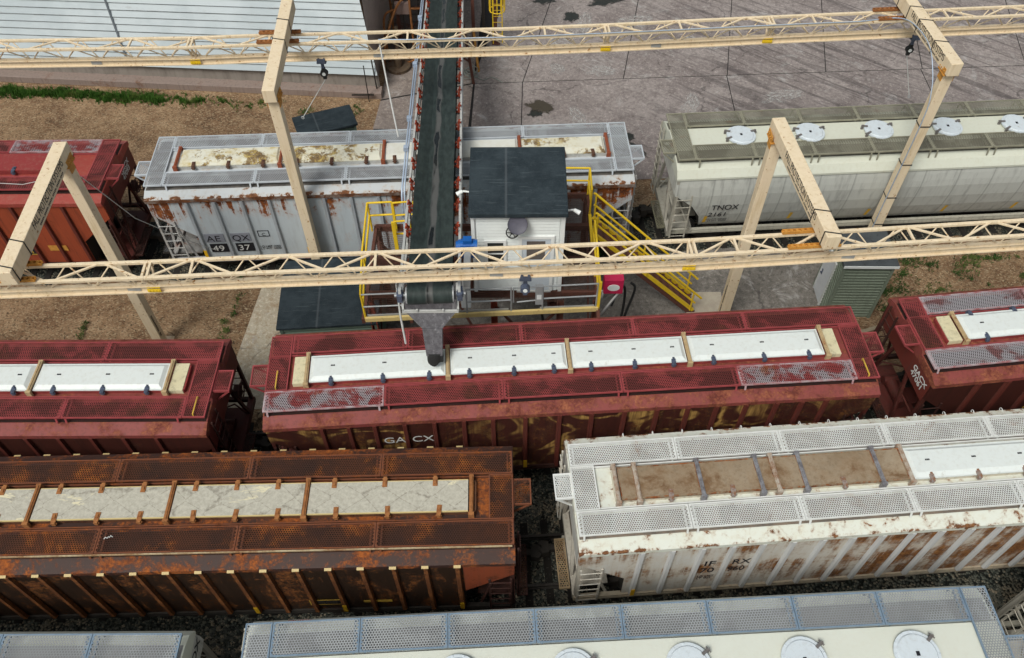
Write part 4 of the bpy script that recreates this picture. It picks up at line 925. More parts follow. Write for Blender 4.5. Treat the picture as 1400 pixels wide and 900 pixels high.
frame('cream inverted L frame right of the yellow stairs',7.82,19.59,15.05,8.28,FB,-1,False,('l',.5,2.1),ties=(.80,.97))

# ------------------------------------------------------------------ lifeline reels and ropes
def reel(label,x,pl,cable_end,body,big=1.):
    y=yat(pl,x); r=root('lifeline_reel',label,'lifeline reel',(x,y,6.77),group='self retracting lifeline reels under the beams')
    t=MB(); t.box(x-.16,x+.16,y-.12,y+.12,7.20,7.235); t.box(x-.05,x+.05,y-.03,y+.03,6.95,7.20)
    for s in (-1,1):
        t.box(x-.14,x+.14,y+s*.115-.01,y+s*.115+.01,7.2,7.38)
        for e in (-.09,.09): t.cyl((x+e,y+s*.105,7.33),(x+e,y+s*.03,7.33),.035,10)
    t.build('trolley',Mt['latch'],r,True)
    h=MB(); c=Vector((x,y,6.77)); h.cyl(c+Vector((0,-.07,0)),c+Vector((0,.07,0)),.13,24); h.box(x-.06,x+.06,y-.05,y+.05,6.87,6.97); h.box(x-.06,x+.06,y-.04,y+.04,6.55,6.66); h.torus((x,y,6.97),.05,.014,12,5,(0,1,0))
    ho=h.build('housing',body,r,True)
    MB().cyl(c+Vector((0,-.088,0)),c+Vector((0,-.07,0)),.06,16).build('hub_cap',Mt['white'],ho,True)
    if cable_end:
        MB().tube([(x,y,6.52),cable_end],.014,6).build('cable',Mt['galv_lt'],r,True)
        e=Vector(cable_end); MB().torus(e,.05,.014,12,5,(0,1,0)).build('hook',Mt['galv'],r,True)
    return r
reel('dark lifeline reel with a white hub on the back beam beside the left gantry arm',-6.32,RBm,(-7.3,24.0,5.2),Mt['black'])
reel('dark lifeline reel with a pale hub hanging beside the lettered upper right gantry arm',13.87,RBm,(14.2,24.9,5.3),Mt['black'])
reel('blue lifeline reel with a yellow hub hanging in front of the white cabin door',.357,FB,None,Mt['latch'])
def rope(name,label,cat,pts,r_,m,group=None):
    mb=MB().tube(pts,r_,6); return mb.build(name,m,label=label,cat=cat,group=group)
rope('tag_rope','thin pale rope sagging from the left gantry leg down to the grey wagon ladder','rope',[(-12.2,18.1,7.7),(-11.8,19.0,5.2),(-11.2,20.3,2.9),(-10.7,21.2,1.4)],.013,Mt['galv_lt'])
rope('tag_rope','thin pale rope from the left gantry leg out across the brick red wagon','rope',[(-12.6,18.2,7.7),(-14.4,19.7,6.2),(-15.9,20.6,5.2),(-18.5,21.6,4.45)],.013,Mt['galv_lt'])
# conduit along the back beam then down the right frame
cp=[(-4.3,24.2,8.13)]+[(x,yat(RBm,x)-.33,8.15) for x in (-3,-1,0,2,4,6,8,10,11.6)]+[(12.6,25.2,8.2),(12.95,24.7,8.42),(13.07,23.8,8.55),(13.14,23.1,8.47),(13.18,22.6,8.17),(13.22,22.1,7.6),(13.24,21.86,6.6),(13.24,21.86,3.0),(13.24,21.86,.9)]
def smooth(pts,k=5):
    P=[Vector(pts[0])]+[Vector(p) for p in pts]+[Vector(pts[-1])]; out=[]
    for i in range(1,len(P)-2):
        p0,p1,p2,p3=P[i-1:i+3]
        for j in range(k):
            t=j/k; out.append(.5*((2*p1)+(p2-p0)*t+(2*p0-5*p1+4*p2-p3)*t*t+(3*p1-p0-3*p2+p3)*t**3))
    return out+[Vector(pts[-1])]
MB().tube(smooth(cp),.017,7).build('power_conduit',Mt['conduit'],label='blue grey power conduit clipped along the back beam and down the right gantry leg',cat='conduit')
MB().tube(smooth([(-4.3,24.3,8.0),(-4.12,23.6,7.2),(-3.93,22.9,6.4),(-3.76,22.3,5.7)]),.03,7).build('drop_conduit',Mt['galv_lt'],label='pale conduit dropping from the back beam beside the belt conveyor',cat='conduit')

# ------------------------------------------------------------------ belt conveyor
HX,HY,HZ=-2.19,14.62,6.85; sl=-.165; kx=-.037
cr=root('belt_conveyor','inclined black belt conveyor with orange idlers feeding the dark red wagon','belt conveyor',(-2.8,28,0))
ax=Vector((kx,1,sl)); ax.normalize(); lat=Vector((1,-kx,0)).normalized(); nor=lat.cross(ax).normalized()
def CP(s,w,h): return Vector((HX,HY,HZ))+ax*s+lat*w+nor*h
LEN=31.
prof=[(-.60,.12),(-.36,.03),(-.22,-.03),(.22,-.03),(.36,.03),(.60,.12)]
mb=MB(); ns=60; vs=[]
for i in range(ns+1):
    s=LEN*i/ns; f=min(1,max(0,(s-.1)/1.8))
    for w_,h in prof: vs.append(CP(s,w_+.012*math.sin(s*.9),(h*f+.02*(1-f))))
    for w_,h in reversed(prof): vs.append(CP(s,w_+.012*math.sin(s*.9),(h*f+.02*(1-f))-.018))
m=12
mb.add(vs,[(i*m+k,i*m+(k+1)%m,(i+1)*m+(k+1)%m,(i+1)*m+k) for i in range(ns) for k in range(m)],0,False)
# wrap round the head pulley
n=14; vs=[]
for i in range(n+1):
    a=math.pi*i/n
    for w_ in (-.60,.60): vs.append(CP(-.0-.25*math.sin(a),w_,.02-.26+.26*math.cos(a)))
mb.add(vs,[(2*i,2*i+1,2*i+3,2*i+2) for i in range(n)],0,True)
for a,b in ((.1,LEN),): mb.add([CP(a,-.6,-.50),CP(a,.6,-.50),CP(b,.6,-.50),CP(b,-.6,-.50)],[(0,1,2,3)])
def belt_mat():
    BELTC=(HX+.037*HY)-(-2.8+.037*28)
    t=NT('dark_belt_rubber',.55,0,.3); 
    # coordinates along the belt: rotate so that x is across it
    v=t.map((1,1,1),(0,0,0),(0,0,0)); X=t.M('ADD',t.sep()[0],t.M('MULTIPLY',t.sep()[1],.037)); Y=t.sep()[1]
    cmb=t.N.new('ShaderNodeCombineXYZ'); t.L(X,cmb.inputs[0]); t.L(t.M('MULTIPLY',Y,.35),cmb.inputs[1]); cv=cmb.outputs[0]
    st=t.noise(cv,7.,5,.65); c=t.mix(t.ss(st,.35,.65),(.015,.023,.022),(.032,.045,.042))
    off=t.M('ADD',t.M('SUBTRACT',X,BELTC),t.M('MULTIPLY',t.M('SUBTRACT',t.noise(cv,1.7,3,.5),.5),.28))  # root-local centre line
    ctr=t.ss(t.M('ABSOLUTE',off),.12,.05)
    c=t.mix(t.M('MULTIPLY',ctr,.8),c,(.11,.108,.105))
    cm2=t.N.new('ShaderNodeCombineXYZ'); t.L(t.M('MULTIPLY',X,1.3),cm2.inputs[0]); t.L(t.M('MULTIPLY',Y,.55),cm2.inputs[1])
    wet=t.M('MULTIPLY',t.ss(t.noise(cm2.outputs[0],1.1,2,.45),.46,.53),t.ss(t.M('ADD',t.M('ABSOLUTE',t.M('ADD',off,.01)),t.M('MULTIPLY',t.noise(cv,2.5,3,.5),.10)),.13,.09))
    c=t.mix(wet,c,(.006,.008,.008)); t.color(c); t.rough(t.M('SUBTRACT',.6,t.M('MULTIPLY',wet,.4))); t.bump(st,.1,.01); return t.m
mb.build('belt',belt_mat(),cr,True)
for s in (-1,1):
    f=MB(); w_=s*.79
    f.bar(CP(-.1,w_,-.06),CP(LEN,w_,-.06),.07,.12,up=nor); f.bar(CP(.2,w_,-.58),CP(LEN,w_,-.58),.07,.10,up=nor)
    k=0; s_=.3
    while s_<LEN-1.2:
        f.bar(CP(s_,w_,-.06),CP(s_,w_,-.58),.05,.05); f.bar(CP(s_,w_,-.58),CP(s_+1.22,w_,-.08),.045,.045); s_+=1.22
    f.build('side_truss',Mt['galv_lt'],cr,True)
s_=.9
while s_<LEN:
    f=MB(); f.bar(CP(s_,-.78,-.58),CP(s_,.78,-.58),.05,.05); f.build('cross_member',Mt['galv'],cr,True); s_+=1.22
s_=2.45; 
while s_<LEN-.5:
    g=MB()
    for e in (-1,1):
        g.bar(CP(s_,e*.67,-.06),CP(s_,e*.80,-.02),.09,.04,up=nor); g.bar(CP(s_,e*.69,-.04),CP(s_,e*.72,.13),.04,.05); g.bar(CP(s_+.36,e*.68,-.04),CP(s_+.36,e*.80,.0),.07,.04,up=nor)
        g.bar(CP(s_+.36,e*.68,-.02),CP(s_+.30,e*.76,.15),.04,.05); g.bar(CP(s_+.16,e*.77,.09),CP(s_+.32,e*.73,.12),.04,.05)
        g.bar(CP(s_,e*.72,-.1),CP(s_+.36,e*.72,-.1),.05,.06)
    g.tube([CP(s_+.2,-.66,.02),CP(s_+.2,-.27,-.13),CP(s_+.2,.27,-.13),CP(s_+.2,.66,.02)],.045,8); g.bar(CP(s_+.2,-.8,-.15),CP(s_+.2,.8,-.15),.10,.03)
    g.build('idler_bracket',Mt['idler'],cr,True); s_+=1.22
p_=MB().cyl(CP(0,-.64,-.24),CP(0,.64,-.24),.235,28); p_.cyl(CP(0,-.95,-.24),CP(0,.95,-.24),.05,10); p_.build('head_pulley',Mt['galv'],cr,True)
for e in (-1,1):
    g=MB(); c=CP(0,e*.80,-.24); g.box(c.x-.07,c.x+.07,c.y-.16,c.y+.16,c.z-.12,c.z+.12); g.cyl(c+Vector((-.09,0,0)),c+Vector((.09,0,0)),.09,14); g.build('pulley_bearing',Mt['latch'],cr,True)
mo=MB(); c=CP(1.75,1.02,.02); mo.cyl(c+Vector((-.27,0,0)),c+Vector((.27,0,0)),.19,22); mo.cyl(c+Vector((-.33,0,0)),c+Vector((-.27,0,0)),.15,22); mo.box(c.x-.12,c.x+.12,c.y-.1,c.y+.1,c.z+.16,c.z+.30); mo.box(c.x-.2,c.x+.2,c.y-.2,c.y+.2,c.z-.26,c.z-.17)
for k in range(8): a=2*math.pi*k/8; mo.box(c.x-.2,c.x+.2,c.y+.19*math.cos(a)-.012,c.y+.19*math.cos(a)+.012,c.z+.19*math.sin(a)-.012,c.z+.19*math.sin(a)+.012)
mo.build('drive_motor',Mt['blue'],cr,True)
gb=MB(); c=CP(.9,1.0,-.1); gb.box(c.x-.09,c.x+.09,c.y-.5,c.y+.6,c.z-.22,c.z+.2); gb.build('drive_guard',Mt['galv'],cr,True)
for k,(w_,h) in enumerate(((-.93,.02),(-1.02,-.05))):
    pts=[CP(LEN-1,w_,h),CP(20,w_,h),CP(12,w_,h),CP(7.9,w_,h),CP(6.7,w_-.06,h-.35),CP(5.9,w_-.14,h-.9),CP(5.5,w_-.14,h-2.2)]
    MB().tube(smooth(pts,4),.032,7).build('conduit_pipe',Mt['conduit'],cr,True)
for s_ in (7.2,9.2,13.5,18.):
    c=CP(s_,-.98,.03); MB().box(c.x-.10,c.x+.06,c.y-.08,c.y+.08,c.z-.06,c.z+.09).build('junction_box',Mt['conduit'],cr,True)
for s_ in (11.8,19.,26.5):
    t=MB()
    for e in (-1,1):
        c=CP(s_,e*.79,-.6); t.bar(c,(c.x+e*.35,c.y,0),.12,.12,up=(0,1,0))
    c=CP(s_,0,-.62); t.bar(CP(s_,-.8,-.66),CP(s_,.8,-.66),.1,.1); t.bar((c.x-1.0,c.y,1.2),(c.x+.9,c.y,c.z-.5),.06,.06); t.bar((c.x+1.0,c.y,1.2),(c.x-.9,c.y,c.z-.5),.06,.06)
    if s_>15: t.build('trestle_leg',Mt['brown_steel'],cr,True)
SG=NT('dusty_steel_chute',.6,.2); v=SG.obj(); n1=SG.noise(SG.map((9,9,.7)),1.,5,.65); n2=SG.noise(v,9,6,.7)
SG.color(SG.mix(SG.ss(n1,.55,.72),SG.mix(SG.ss(n2,.35,.65),(.085,.08,.088),(.14,.133,.145)),(.26,.25,.26))); Mt['chute']=SG.m
# hood, funnel and spout in front of the pulley
g=MB()
g.add([(-2.86,14.62,6.70),(-1.50,14.62,6.70),(-1.50,14.40,6.55),(-2.86,14.40,6.55),(-2.88,14.62,6.20),(-1.48,14.62,6.20),(-1.48,14.38,6.20),(-2.88,14.38,6.20)],[(0,1,2,3),(0,3,7,4),(1,5,6,2),(3,2,6,7),(0,4,5,1),(4,7,6,5)])
g.build('discharge_hood',Mt['chute'],cr,True)
g=MB(); g.bar((-2.96,14.35,6.18),(-1.44,14.35,6.18),.05,.09)
for x in (-2.94,-1.46): g.bar((x,14.35,6.18),(x,14.95,6.18),.05,.09); g.bar((x,14.40,6.2),(x,14.75,6.9),.06,.05)
for x in (-2.55,-1.85): g.cyl((x,14.31,6.23),(x,14.31,6.30),.03,8); g.bar((x-.18,14.325,6.26),(x-.04,14.325,6.26),.02,.03)
g.build('hood_flange',Mt['galv_lt'],cr,True)
g=MB(); A=[(-2.88,14.37,6.14),(-1.50,14.37,6.14),(-1.50,14.9,6.14),(-2.88,14.9,6.14)]; B=[(-2.43,14.10,5.72),(-1.91,14.10,5.72),(-1.91,14.55,5.72),(-2.43,14.55,5.72)]
g.add(A+B,[(0,1,5,4),(1,2,6,5),(2,3,7,6),(3,0,4,7)]); g.build('funnel',Mt['chute'],cr,True)
g=MB(); A=[(-2.44,14.08,5.75),(-1.90,14.08,5.75),(-1.90,14.5,5.75),(-2.44,14.5,5.75)]; B=[(-2.36,13.68,5.05),(-1.92,13.68,5.05),(-1.92,14.05,5.05),(-2.36,14.05,5.05)]
g.add(A+B,[(0,1,5,4),(1,2,6,5),(2,3,7,6),(3,0,4,7),(3,2,1,0)]); g.build('spout',Mt['chute'],cr,True)
g=MB(); n=20; vs=[]
for j_,(z,r_) in enumerate(((5.10,.22),(4.95,.235),(4.79,.215))):
    for k in range(n):
        a=2*math.pi*k/n; q=r_*(1+.08*math.sin(5*a+j_)); vs.append((-2.14+q*math.cos(a)*.98,13.83-.05*j_+q*math.sin(a)*.85,z-(.07*math.sin(3*a+1) if j_==2 else 0)))
g.add(vs,[(j_*n+k,j_*n+(k+1)%n,(j_+1)*n+(k+1)%n,(j_+1)*n+k) for j_ in range(2) for k in range(n)],0,True); g.add(vs[:n],[tuple(range(n))]); g.build('rubber_boot',Mt['black'],cr,True)
for x in (-2.47,-1.87): MB().cyl((x,14.2,5.76),(x,14.4,5.76),.05,10).build('pivot',Mt['black'],cr,True)
MB().tube([(-3.1,14.85,6.75),(-3.06,14.5,5.8),(-2.98,14.2,4.95)],.03,7).build('pull_rod',Mt['galv_lt'],cr,True)

# ------------------------------------------------------------------ loading platform
pr=root('loading_platform','brown steel loading platform with yellow and grey railings round the white cabin','platform',(-1,18,0))
DZ=4.0
GR=grating('brown_bar_grating',(.075,.036,.026),(.10,.05,.035))
def deck(x0,x1,y0,y1): return MB().quad((x0,y0,DZ-.01),(x1,y0,DZ-.01),(x1,y1,DZ-.01),(x0,y1,DZ-.01)).build('deck_grating',GR,pr,True)
deck(-4.45,-3.05,15.9,19.7); deck(1.6,2.58,16.95,21.4); deck(-3.0,1.55,16.5,16.98)
b=MB()
for y in (16.98,18.4,19.9): b.box(-4.5,2.62,y-.06,y+.06,DZ-.28,DZ-.04)
for x in (-4.5,-3.05,-1.25,1.56,2.62): b.box(x-.05,x+.05,15.9 if x<-3 or x>2 else 16.9,21.4 if x>1 else 19.9,DZ-.26,DZ-.05)
b.box(1.56,2.62,21.36,21.46,DZ-.25,DZ-.05)
b.build('floor_beam',Mt['brown_steel'],pr,True)
for x,y in ((-4.45,16.95),(-4.45,19.8),(-3.1,19.8),(-.55,16.6),(1.5,16.6),(1.5,19.8),(2.6,16.6),(2.6,21.3)):
    c=MB(); c.box(x-.09,x+.09,y-.012,y+.012,.012,DZ-.05); 
    for s in (-1,1): c.box(x+s*.09-.012,x+s*.09+.012,y-.09,y+.09,.012,DZ-.05)
    c.box(x-.2,x+.2,y-.2,y+.2,.012,.035)
    c.build('column',Mt['red_steel'] if (x,y) in ((-4.45,16.95),(-.55,16.6)) else Mt['brown_steel'],pr,True)
for a,b_ in (((-4.45,16.95,.5),(-4.45,19.8,3.6)),((-4.45,19.8,.5),(-4.45,16.95,3.6)),((-4.45,19.8,3.2),(-3.1,19.8,1.2)),((-.5,16.6,3.7),(1.45,16.6,.4)),((1.5,16.6,3.6),(-.5,16.6,.6)),((2.6,16.7,.6),(2.6,21.2,3.6)),((-3.1,19.8,3.6),(-.6,16.7,.5))):
    MB().bar(a,b_,.07,.07).build('cross_brace',Mt['brown_steel'],pr,True)
# railings: yellow at the left bay and the right landing, grey along the front
def railing(name,pts,m,zt=1.1,posts=None,toe=None,r_=.027,mid=.55,closed=False):
    mb=MB()
    for a,b_ in zip(pts,pts[1:]):
        for z in (zt,mid): mb.tube([(a[0],a[1],DZ+z),(b_[0],b_[1],DZ+z)],r_,7)
    for a in posts or pts: mb.tube([(a[0],a[1],DZ-.15),(a[0],a[1],DZ+zt)],r_,7)
    return mb.build(name,m,pr,True)
railing('left_railing',[(-4.42,15.92),(-4.55,17.6),(-4.62,19.75),(-3.85,19.8)],Mt['yellow'],r_=.036)
railing('gate_railing',[(-3.80,19.75),(-3.35,19.8),(-3.15,19.8)],Mt['yellow'],r_=.034)
railing('gate_railing',[(-3.7,18.9),(-3.2,18.95)],Mt['yellow'],r_=.034)
MB().box(-3.76,-3.64,18.75,18.81,DZ-.1,DZ+1.2).build('yellow_post',Mt['yellow'],pr,True)
railing('front_railing',[(-4.40,15.88),(-3.0,15.95)],Mt['galv'],posts=[(-3.0,15.95)])
railing('front_railing',[(-1.35,16.05),(-.02,16.12)],Mt['galv'])
railing('front_railing',[(.92,16.17),(2.55,16.27)],Mt['galv'])
g=MB(); g.tube([(.05,16.12,DZ+.45),(.05,16.12,DZ+1.08),(.8,16.16,DZ+1.08),(.8,16.16,DZ+.5),(.15,16.12,DZ+.45)],.027,7); g.box(.70,.93,16.10,16.22,DZ+.35,DZ+1.15); g.build('swing_gate',Mt['galv'],pr,True)
MB().box(.74,.88,16.09,16.098,DZ+.6,DZ+.8).build('gate_label',Mt['white'],pr,True)
t=MB(); t.bar((-4.42,15.86,DZ-.02),(2.62,16.24,DZ-.02),.08,.16); t.build('toe_plate',Mt['yellow_pale'],pr,True)
t=MB(); t.bar((-4.35,15.93,DZ+.06),(-.1,16.16,DZ+.06),.02,.12); t.bar((.85,16.2,DZ+.06),(2.5,16.28,DZ+.06),.02,.12); t.build('toe_rail',Mt['galv'],pr,True)
railing('right_railing',[(2.60,16.3),(2.62,17.6),(2.62,18.9)],Mt['yellow'],r_=.036)
railing('right_railing',[(2.62,20.35),(2.62,21.38),(1.62,21.4)],Mt['yellow'],r_=.036)
MB().box(2.57,2.66,16.25,16.33,DZ-.1,DZ+1.15).build('yellow_post',Mt['yellow'],pr,True)
MB().bar((2.62,18.95,DZ-.05),(2.62,20.3,DZ-.05),.10,.2).build('landing_edge',Mt['yellow'],pr,True)
d=MB(); d.box(-1.53,-1.24,16.25,16.5,DZ+.02,DZ+1.75); d.build('white_duct',Mt['white'],pr,True,bevel=.02)
d=MB(); d.cyl((-1.72,16.35,DZ+.5),(-1.72,16.35,DZ+.9),.12,14); d.cyl((-1.72,16.35,DZ+.9),(-1.72,16.35,DZ+1.05),.07,12); d.tube(smooth([(-1.72,16.35,DZ+1.0),(-1.8,16.3,DZ+1.5),(-1.75,16.4,DZ+2.0)]),.03,6); d.build('valve_canister',Mt['galv_lt'],pr,True)
# hanging cable loops under the platform
MB().tube(smooth([(.9,16.4,3.7),(1.1,16.6,2.6),(1.7,16.7,1.9),(2.4,16.7,2.4),(2.6,16.8,3.6)]),.045,7).build('black_hose',Mt['black'],pr,True)
rope('hanging_hose','black hose looped over and hanging beside the red panel','hose',smooth([(3.15,17.0,3.2),(3.35,17.3,3.55),(3.6,17.5,3.5),(3.62,17.4,2.4),(3.45,17.2,1.2),(3.5,17.3,.9),(3.75,17.5,2.2),(3.95,17.6,3.3),(3.8,17.6,3.62)]),.045,Mt['black'])
# red panel on its bracket beyond the right rail
rp=root('red_panel_box','magenta red box with a white oval beside the stairs','control box',(3.2,17.3,3.5))
g=MB(); g.box(2.86,3.46,17.05,17.4,3.72,4.36); g.build('box',Mt['magenta'],rp,True,bevel=.02)
g=MB(); n=28; g.add([(3.16+.19*math.cos(2*math.pi*k/n),17.035,4.02+.14*math.sin(2*math.pi*k/n)) for k in range(n)]+[(3.16+.19*math.cos(2*math.pi*k/n),17.05,4.02+.14*math.sin(2*math.pi*k/n)) for k in range(n)],[tuple(range(n))]+[(k,(k+1)%n,n+(k+1)%n,n+k) for k in range(n)]); g.build('white_oval',Mt['white'],rp,True)
g=MB(); 
for x in (2.9,3.42): g.bar((x,17.2,3.72),(2.66,16.9 if x<3 else 16.6,2.9 if x<3 else 3.0),.06,.06)
g.bar((2.62,17.2,3.68),(3.5,17.2,3.68),.06,.06); g.build('bracket',Mt['galv_lt'],rp,True)

# ------------------------------------------------------------------ stairs
sr=root('steel_stairs','steep brown steel stairs with yellow handrails leading down from the platform','stairs',(5,19.6,0))
x0,z0,x1,z1=2.72,DZ-.02,6.55,.05
for y in (19.3,20.1):
    g=MB(); g.bar((x0,y,z0-.06),(x1,y,z1+.0),.05,.26); g.build('stringer',Mt['brown_steel'],sr,True)
    g=MB(); g.bar((x0,y,z0+.10),(x1,y,z1+.16),.10,.11); g.build('stringer_cap',Mt['yellow'],sr,True)
n=14
for k in range(n):
    f=(k+.5)/n; x=x0+(x1-x0)*f; z=z0+(z1-z0)*f+.03
    g=MB(); g.box(x-.13,x+.12,19.33,20.07,z-.03,z,0); g.box(x+.12,x+.15,19.33,20.07,z-.04,z+.003,1); g.build('tread',[Mt['brown_steel'],Mt['brown_steel']],sr,True)
for y in (19.24,20.16):
    g=MB(); A=lambda f,h:(x0+(x1-x0)*f,y,z0+(z1-z0)*f+h)
    g.tube([(x0-.05,y,DZ+1.1),A(0,1.1),A(1.05,1.06)],.042,7); g.tube([A(0,.62),A(1.0,.62)],.038,7)
    for f in (.01,.5,.97): g.tube([A(f,0.1),A(f,1.1 if f<.9 else 1.0)],.034,7)
    g.build('handrail',Mt['yellow'],sr,True)
MB().box(6.35,7.75,19.2,20.25,.0,.10).build('concrete_step',Mt['concrete_lt'],label='pale concrete landing block at the foot of the yellow stairs',cat='concrete block',bevel=.015)

# ------------------------------------------------------------------ control cabin
br=root('control_cabin','white clapboard control cabin with a dark shingle roof on the platform','cabin',(.2,18.4,DZ))
SDW=paint('white_clapboard_paint',(.76,.79,.775),(.70,.73,.715),.5,scale=1.2)
cx0,cx1,cy0,cy1=-1.10,1.47,17.0,19.2
g=MB(); g.box(cx0,cx1,cy0,cy1,DZ,7.24)
z=DZ+.02
# clapboard courses as real overlapping strips
while z<7.15:
    g.add([(cx0+.1,cy0-.004,z+.115),(cx1-.1,cy0-.004,z+.115),(cx1-.1,cy0-.034,z),(cx0+.1,cy0-.034,z),(cx0+.1,cy0,z),(cx1-.1,cy0,z)],[(0,3,2,1),(3,4,5,2)]); 
    for s,xx in ((-1,cx0),(1,cx1)): g.add([(xx+s*.004,cy0+.1,z+.115),(xx+s*.004,cy1-.1,z+.115),(xx+s*.034,cy1-.1,z),(xx+s*.034,cy0+.1,z),(xx,cy0+.1,z),(xx,cy1-.1,z)],[(0,1,2,3),(3,2,5,4)])
    z+=.118
g.build('wall',SDW,br,True)
for x in (cx0,cx1):
    for y in (cy0,cy1): MB().box(x-.05,x+.05,y-.05,y+.05,DZ-.02,7.22).build('corner_trim',Mt['white'],br,True)
g=MB(); g.box(cx0-.06,cx1+.06,cy0-.07,cy0-.03,7.12,7.25); g.build('eave_trim',Mt['white'],br,True)
SH=NT('dark_shingle_roof',.85,0,.2); v=SH.obj(); n1=SH.noise(v,1.2,6,.7); n2=SH.noise(v,40,3,.6); n3=SH.noise(SH.map((.5,6,1),(0,0,0),(0,0,R(50))),2.5,5,.6)
c=SH.mix(SH.ss(n1,.35,.65),(.016,.024,.030),(.032,.044,.052)); c=SH.mix(SH.M('MULTIPLY',SH.ss(n2,.5,.7),.5),c,(.055,.07,.08)); c=SH.mix(SH.M('MULTIPLY',SH.ss(n3,.58,.66),.35),c,(.09,.11,.12)); c=SH.mix(SH.M('MULTIPLY',SH.ss(SH.M('ABSOLUTE',SH.M('SUBTRACT',SH.sep()[0],-.35)),.05,.01),.35),c,(.12,.13,.14))
SH.color(c); SH.bump(n2,.3,.01); Mt['shingle']=SH.m
rf=MB(); rx0,rx1,ry0,ry1=-1.20,1.58,16.80,19.42
rf.add([(rx0,ry0,7.26),(rx1,ry0,7.26),(rx1,ry1,7.44),(rx0,ry1,7.44),(rx0,ry0,7.42),(rx1,ry0,7.42),(rx1,ry1,7.62),(rx0,ry1,7.62)],[(0,3,2,1),(4,5,6,7),(0,1,5,4),(1,2,6,5),(2,3,7,6),(3,0,4,7)])
rf.build('roof',Mt['shingle'],br,True,bevel=.02)
wn=MB(); wx0,wx1,wz0,wz1=-.70,-.24,5.2,6.15
for a,b_,c_,d_ in ((wx0-.09,wx1+.09,wz0-.09,wz0),(wx0-.09,wx1+.09,wz1,wz1+.09),(wx0-.09,wx0,wz0,wz1),(wx1,wx1+.09,wz0,wz1)): wn.box(a,b_,cy0-.075,cy0+.01,c_,d_)
wn.box(wx0,wx1,cy0-.065,cy0-.042,5.66,5.70)
wo=wn.build('window',Mt['white'],br,True)
MB().box(wx0,wx1,cy0-.048,cy0-.042,wz0,wz1).build('pane',Mt['glass'],wo,True)
dr=MB(); dx0,dx1=.30,1.14
for a,b_,c_,d_ in ((dx0-.1,dx0,DZ+.05,6.3),(dx1,dx1+.1,DZ+.05,6.3),(dx0-.1,dx1+.1,6.3,6.4)): dr.box(a,b_,cy0-.085,cy0+.01,c_,d_)
do=dr.build('door_frame',Mt['white'],br,True)
DRP=paint('pale_blue_grey_door',(.56,.61,.66),(.5,.55,.6),.45)
g=MB(); px0,px1,pz0,pz1=dx0+.14,dx1-.16,5.42,6.2
for a,b_,c_,d_ in ((dx0,px0,DZ+.06,6.3),(px1,dx1,DZ+.06,6.3),(px0,px1,pz1,6.3),(px0,px1,DZ+.06,pz0)): g.box(a,b_,cy0-.06,cy0-.038,c_,d_)
dd=g.build('door',DRP,br,True)
GL=NT('door_glass',.12,0,.5); GL.color((.13,.115,.105)); MB().box(px0,px1,cy0-.052,cy0-.046,pz0,pz1).build('door_pane',GL.m,dd,True)
g=MB(); g.cyl((dx0+.07,cy0-.05,5.05),(dx0+.07,cy0-.11,5.05),.035,10); g.box(dx0+.04,dx0+.10,cy0-.055,cy0-.045,4.95,5.2); g.build('door_handle',Mt['galv'],dd,True)
MB().box(.15,1.2,cy0-.09,cy0-.03,DZ-.02,DZ+.05).build('door_sill',Mt['galv_lt'],br,True)
# dish, wheel ornament, lamps
ds=MB(); n=32; c=Vector((.17,16.74,7.06)); nx=Vector((.0,-.80,.6)).normalized(); ux=Vector((1,0,0)); uy=nx.cross(ux)
vs=[c-nx*.05]
for r_,h in ((.12,-.045),(.22,-.02),(.27,.0)): vs+=[c+ux*r_*math.cos(2*math.pi*k/n)*1.05+uy*r_*math.sin(2*math.pi*k/n)+nx*h for k in range(n)]
fs=[(0,1+k,1+(k+1)%n) for k in range(n)]+[(1+j*n+k,1+(j+1)*n+k,1+(j+1)*n+(k+1)%n,1+j*n+(k+1)%n) for j in range(2) for k in range(n)]
ds.add(vs,fs,0,True); ds.tube([c-nx*.05,(.16,cy0-.02,6.95)],.025,6); ds.torus(c,.272,.012,32,5,nx); ds.build('dish',paint('grey_purple_dish',(.10,.095,.125),(.08,.078,.10),.5),br,True)
ds=MB(); c=Vector((.02,16.84,6.66)); ds.torus(c,.17,.02,26,6,(0,-.85,.4))
for k in range(6):
    a=k*math.pi/3; ds.tube([c,c+Vector((.17*math.cos(a),.17*math.sin(a)*.4*-1*-1,.17*math.sin(a)*.9))],.012,5)
ds.cyl(c+Vector((0,.03,0)),c+Vector((0,-.04,0)),.05,10); ds.tube([c,(c.x,cy0-.01,c.z-.05)],.02,6); ds.build('fan_guard',Mt['black'],br,True)
for x,y,s in ((-1.42,18.2,-1),(1.78,17.4,1)):
    g=MB(); g.tube([(x-s*.33,y,6.95),(x,y,7.0)],.03,6); g.cyl((x,y,7.0),(x+s*.17,y-.06,6.93),.05,14,r2=.07); g.build('wall_lamp',Mt['white'],br,True)
MB().tube(smooth([(-1.2,17.1,6.2),(-1.5,16.9,5.9),(-1.75,16.9,5.7),(-1.5,16.9,5.55),(-1.65,16.8,5.35)]),.025,6).build('cable_loop',paint('pink_cable',(.45,.28,.28),None,.5),br,True)

